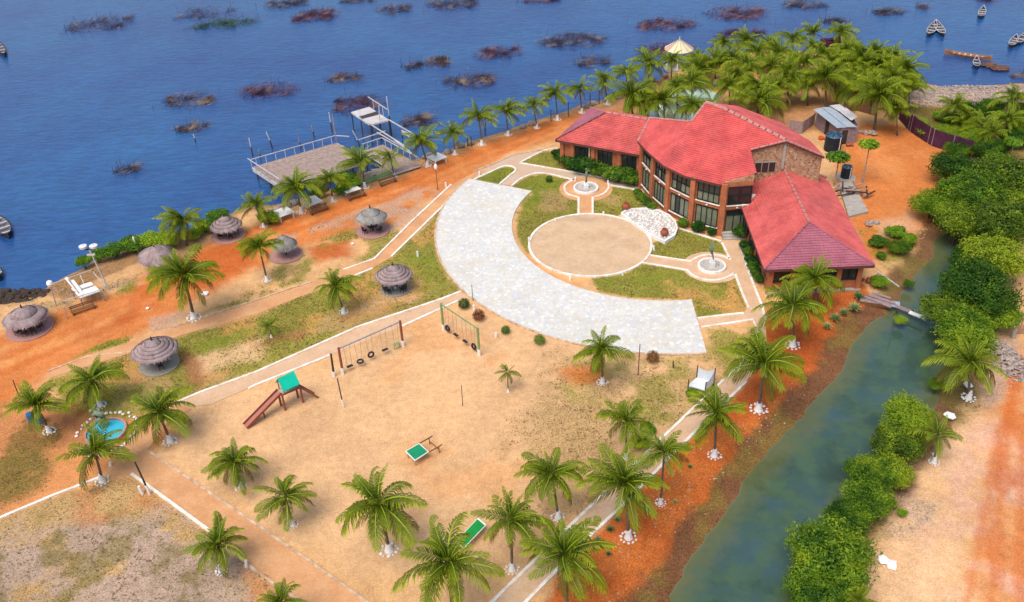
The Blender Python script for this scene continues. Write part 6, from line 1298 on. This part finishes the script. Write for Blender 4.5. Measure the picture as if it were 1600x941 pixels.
mb=MB(); p=G(1293,84); mb.prism([(p.x-1.3,p.y-1),(p.x+1.5,p.y-1.2),(p.x+1.6,p.y+1.3),(p.x-1.1,p.y+1.2)],0,2.2); mb.tube([(p.x-1.5,p.y,2.2),(p.x+1.7,p.y,2.5)],.25,6); tag(mb.build('shore_shed',M['fence']),'little dark purple shed at the far shore among the palms','shed')
# pale pool floor behind the building
sheet('pool_terrace',[(1000,180),(1035,160),(1060,142),(1100,138),(1128,150),(1110,172),(1085,196),(1020,200)],M['paleteal'],.05); sheet('pool_terrace',[(997,140),(1010,136),(1018,146),(1000,148)],M['paleteal'],.05)
# ------------------------------------------------------------------ plank bridge and gate
T=thing('plank_bridge','broken plank footbridge over the canal head','footbridge',G(1395,478,.1)); O=G(1395,478,.1)
for s,e,w in [((1351,463,.25),(1393,480,.2),.35),((1356,460,.25),(1398,474,.2),.35),((1362,457,.25),(1392,466,.2),.3),((1398,476,.15),(1424,486,.15),.2),((1401,480,.15),(1425,489,.15),.2)]: mb=MB(); mb.beam(G(*s)-O,G(*e)-O,w,.07); mb.build('plank',M['shackwood'],T)
mb=MB(); mb.beam(G(1421,488,.3)-O,G(1445,497,.3)-O,.45,.12); mb.build('white_plank',M['white'],T)
mb=MB(); mb.beam(G(1402,486,-.5)-O,G(1402,486,2.0)-O,.12); mb.build('pole',M['darkwood'],T); mb=MB(); mb.beam(G(1427,484,-.5)-O,G(1429,484,1.5)-O,.06); mb.build('pole',M['greenpaint'],T)
boatp=thing('wooden_punt','brown flat wooden punt with grey end lying under the plank bridge','boat',G(1366,476,-.3),-.32); 
mb=MB(); mb.add([(-1.7,-.5,.5),(1.5,-.55,.5),(1.5,.55,.5),(-1.7,.5,.5),(-1.4,-.35,0),(1.4,-.4,0),(1.4,.4,0),(-1.4,.35,0)],[(0,1,5,4),(1,2,6,5),(2,3,7,6),(3,0,4,7),(4,5,6,7)]); mb.build('hull',M['boatwood'],boatp); mb=MB(); mb.box((1.9,0,.35),(.9,1.0,.08)); mb.build('end_sheet',M['tin'],boatp); mb=MB(); mb.box((0,0,.42),(2.9,.9,.04)); mb.build('deck_board',M['shackwood'],boatp)
beams('fallen_rail','white pole lying across the weeds above the plank bridge',[((1370,424,.3),(1405,448,.3))],'paleboard',.1,'pole')
post((1583,528),(1585,503),'grey gate post by the mangroves at the right edge','gate_post',.24,'concrete',cat='gate post')
b=G(1593,522); T=thing('bar_gate','pinkish barred gate cut by the right edge','gate',b)
for i in range(9): mb=MB(); mb.beam((i*.28-.4,0,.1),(i*.28-.4,0,1.9),.05); mb.build('bar',M['pinkpave'],T)
for z in (.15,1,1.9): mb=MB(); mb.beam((-.5,0,z),(2,0,z),.07); mb.build('rail',M['pinkpave'],T)
# ------------------------------------------------------------------ litter and loose stones
for px,py,sx,sy,lab in [(1484,651,.9,.45,'white sheet lying on the sand right of the lower mangroves'),(1512,603,.35,.8,'pale blue plastic under the thick fronded palm'),(1381,876,.8,.35,'white bottle shaped plastic on the sand'),(1393,884,.8,.6,'white crumpled plastic beside the bottle shape'),(1460,712,.5,.2,'white piece at the thin palm foot'),(321,460,.7,.5,'white block on the red earth by the tall dense palm'),(231,483,.3,.3,'small white stone in the red road'),(551,382,.3,.25,'white scrap on the grass near the grey domed parasol'),(1196,590,.2,.2,'white scrap on the red bank')]:
    p=G(px,py); mb=MB(); mb.rock((p.x,p.y,.1),max(sx,sy)*.6,.35); mb.box((p.x,p.y,.1),(sx,sy,.1),px*.7); tag(mb.build('litter',M['white']),lab,'litter','white litter on the ground')
def scatter(name, W, n, size, m, seed, flat=.7, tri=False, ylim=140, label=None):
    rs=np.random.RandomState(seed); area=np.gradient(gx)[:,None]*np.gradient(gy)[None,:]; w=(W*area*((X>-62)&(X<66)&(Y>38)&(Y<ylim))).ravel(); 
    if w.sum()<=0: return
    k=rs.choice(w.size,n,p=w/w.sum()); px=X.ravel()[k]+(rs.rand(n)-.5)*.3; py=Y.ravel()[k]+(rs.rand(n)-.5)*.3; pz=Z.ravel()[k]
    s=size*(.5+rs.rand(n)); a=rs.rand(n)*6.28; V=[]; Fc=[]
    if tri:
        for j in range(3):
            aa=a+j*2.1; dx,dy=np.cos(aa),np.sin(aa); b0=np.stack([px-dy*s*.25,py+dx*s*.25,pz-.03],1); b1=np.stack([px+dy*s*.25,py-dx*s*.25,pz-.03],1); tp=np.stack([px+dx*s*.9,py+dy*s*.9,pz+s*.8],1); V.append(np.stack([b0,b1,tp],1))
        V=np.concatenate(V,0).reshape(-1,3); nf=len(V)//3; F_=np.arange(len(V)); ls=3
    else:
        oct_=np.array([(1,0,0),(0,1,0),(-1,0,0),(0,-1,0),(0,0,1)]); q=[]
        for x_,y_,z_ in oct_: ca,sa=np.cos(a),np.sin(a); q.append(np.stack([px+(x_*ca-y_*sa*.7)*s,py+(x_*sa+y_*ca*.7)*s,pz+z_*s*flat-.02],1))
        V=np.stack(q,1).reshape(-1,3); base=np.arange(n)[:,None]*5; F_=(base[:,:,None]+np.array([[0,1,4],[1,2,4],[2,3,4],[3,0,4]])[None]).reshape(-1); nf=len(F_)//3; ls=3
    me=bpy.data.meshes.new(name); me.vertices.add(len(V)); me.vertices.foreach_set('co',V.astype(np.float32).ravel()); me.loops.add(nf*3); me.loops.foreach_set('vertex_index',F_.astype(np.int32)); me.polygons.add(nf)
    me.polygons.foreach_set('loop_start',np.arange(0,nf*3,3,dtype=np.int32)); me.polygons.foreach_set('loop_total',np.full(nf,3,dtype=np.int32)); me.update(); me.materials.append(m); o=bpy.data.objects.new(name,me); COL.objects.link(o); tag(o,label,'ground cover',kind='stuff')
# nothing grows on the paved floors
clear=np.ones(X.shape)
for P_ in (GP([(745,268),(734,281),(612,402),(400,491),(75,592),(70,586),(400,470),(585,405),(705,289)]),GP([(720,456),(400,582),(276,628),(262,640),(400,602),(733,468)]),GP([(277,628),(160,745),(206,741),(480,945),(560,1010),(680,1010),(231,704),(300,640)]),GP([(1096,512),(1176,500),(1166,562),(1040,680),(800,911),(700,1005),(755,1005),(925,835),(1056,705),(1165,596),(1200,560),(1182,458),(1155,380),(1127,377),(1168,480),(1090,498)])): clear[sdist(X,Y,P_)>-.1]=0
for c_,r_ in ((PC,PR+.2),(F1,3.3),(F2,3.1)): clear[np.hypot(X-c_.x,Y-c_.y)<r_]=0
rA=np.hypot(X-AC.x,Y-AC.y); aA=np.arctan2(Y-AC.y,X-AC.x)%(2*PI); clear[(rA<AR+.1)&(rA>Ar-.1)&(aA>min(a0,a1)-.03)&(aA<max(a0,a1)+.03)]=0
TUFT*=clear; STN*=clear
scatter('grass_tufts',TUFT,30000,.09,leaf_mat('grass_blades',(.20,.20,.035),(.27,.25,.05),(.34,.31,.08),scale=.5),1,tri=True,label='short patchy grass on the lawns')
scatter('dry_tufts',np.clip(TUFT,0,.6)*sst(fbm(X,Y,2.5,501),.5,.6),5000,.12,leaf_mat('dry_blades',(.22,.13,.06),(.32,.21,.11),(.40,.29,.17),scale=.5),2,tri=True,label='dry brown weeds in the lawns')
scatter('loose_stones',STN,6000,.085,simple('mixed_stones',(.50,.36,.27),.9,.4,3),3,label='loose pale stones and shells strewn on the earth')
scatter('pebbles',clear*(Z>-.01)*(.15+sst(fbm(X,Y,5,601),.5,.7)),5000,.055,M['rock'],4,ylim=110,label='small dark pebbles scattered on the sand')
for nm,cx,cy,r,n in (('shell_heap',1572,562,2.6,500),):
    p=G(cx,cy); mb=MB(); rr=random.Random(2)
    for i in range(n): a=rr.uniform(0,6.3); q=r*rr.random()**.6; mb.rock((p.x+math.cos(a)*q*.6,p.y+math.sin(a)*q*1.3,.05+.35*(1-q/r)),rr.uniform(.08,.2),.6,rr)
    tag(mb.build(nm,M['debris']),'pale heap of shells and rubble below the gate post','rubble')
p0=G(1500,150); mb=MB(); rr=random.Random(6)
for i in range(2600):
    q=G(rr.uniform(1418,1600),rr.uniform(134,166)); mb.rock((q.x,q.y,rr.uniform(-.15,.08)),rr.uniform(.1,.28),.5,rr)
tag(mb.build('beach_rubble',M['debris']),'pale pebble and shell beach at the right shore','pebbles',kind='stuff')
mb=MB()
for i in range(260):
    q=G(rr.uniform(-60,75),rr.uniform(455,475),-.4); mb.rock((q.x,q.y,rr.uniform(-.5,-.2)),rr.uniform(.2,.5),.6,rr)
tag(mb.build('shore_stones',M['mud']),'dark wet stones along the lower left shore','stones',kind='stuff')
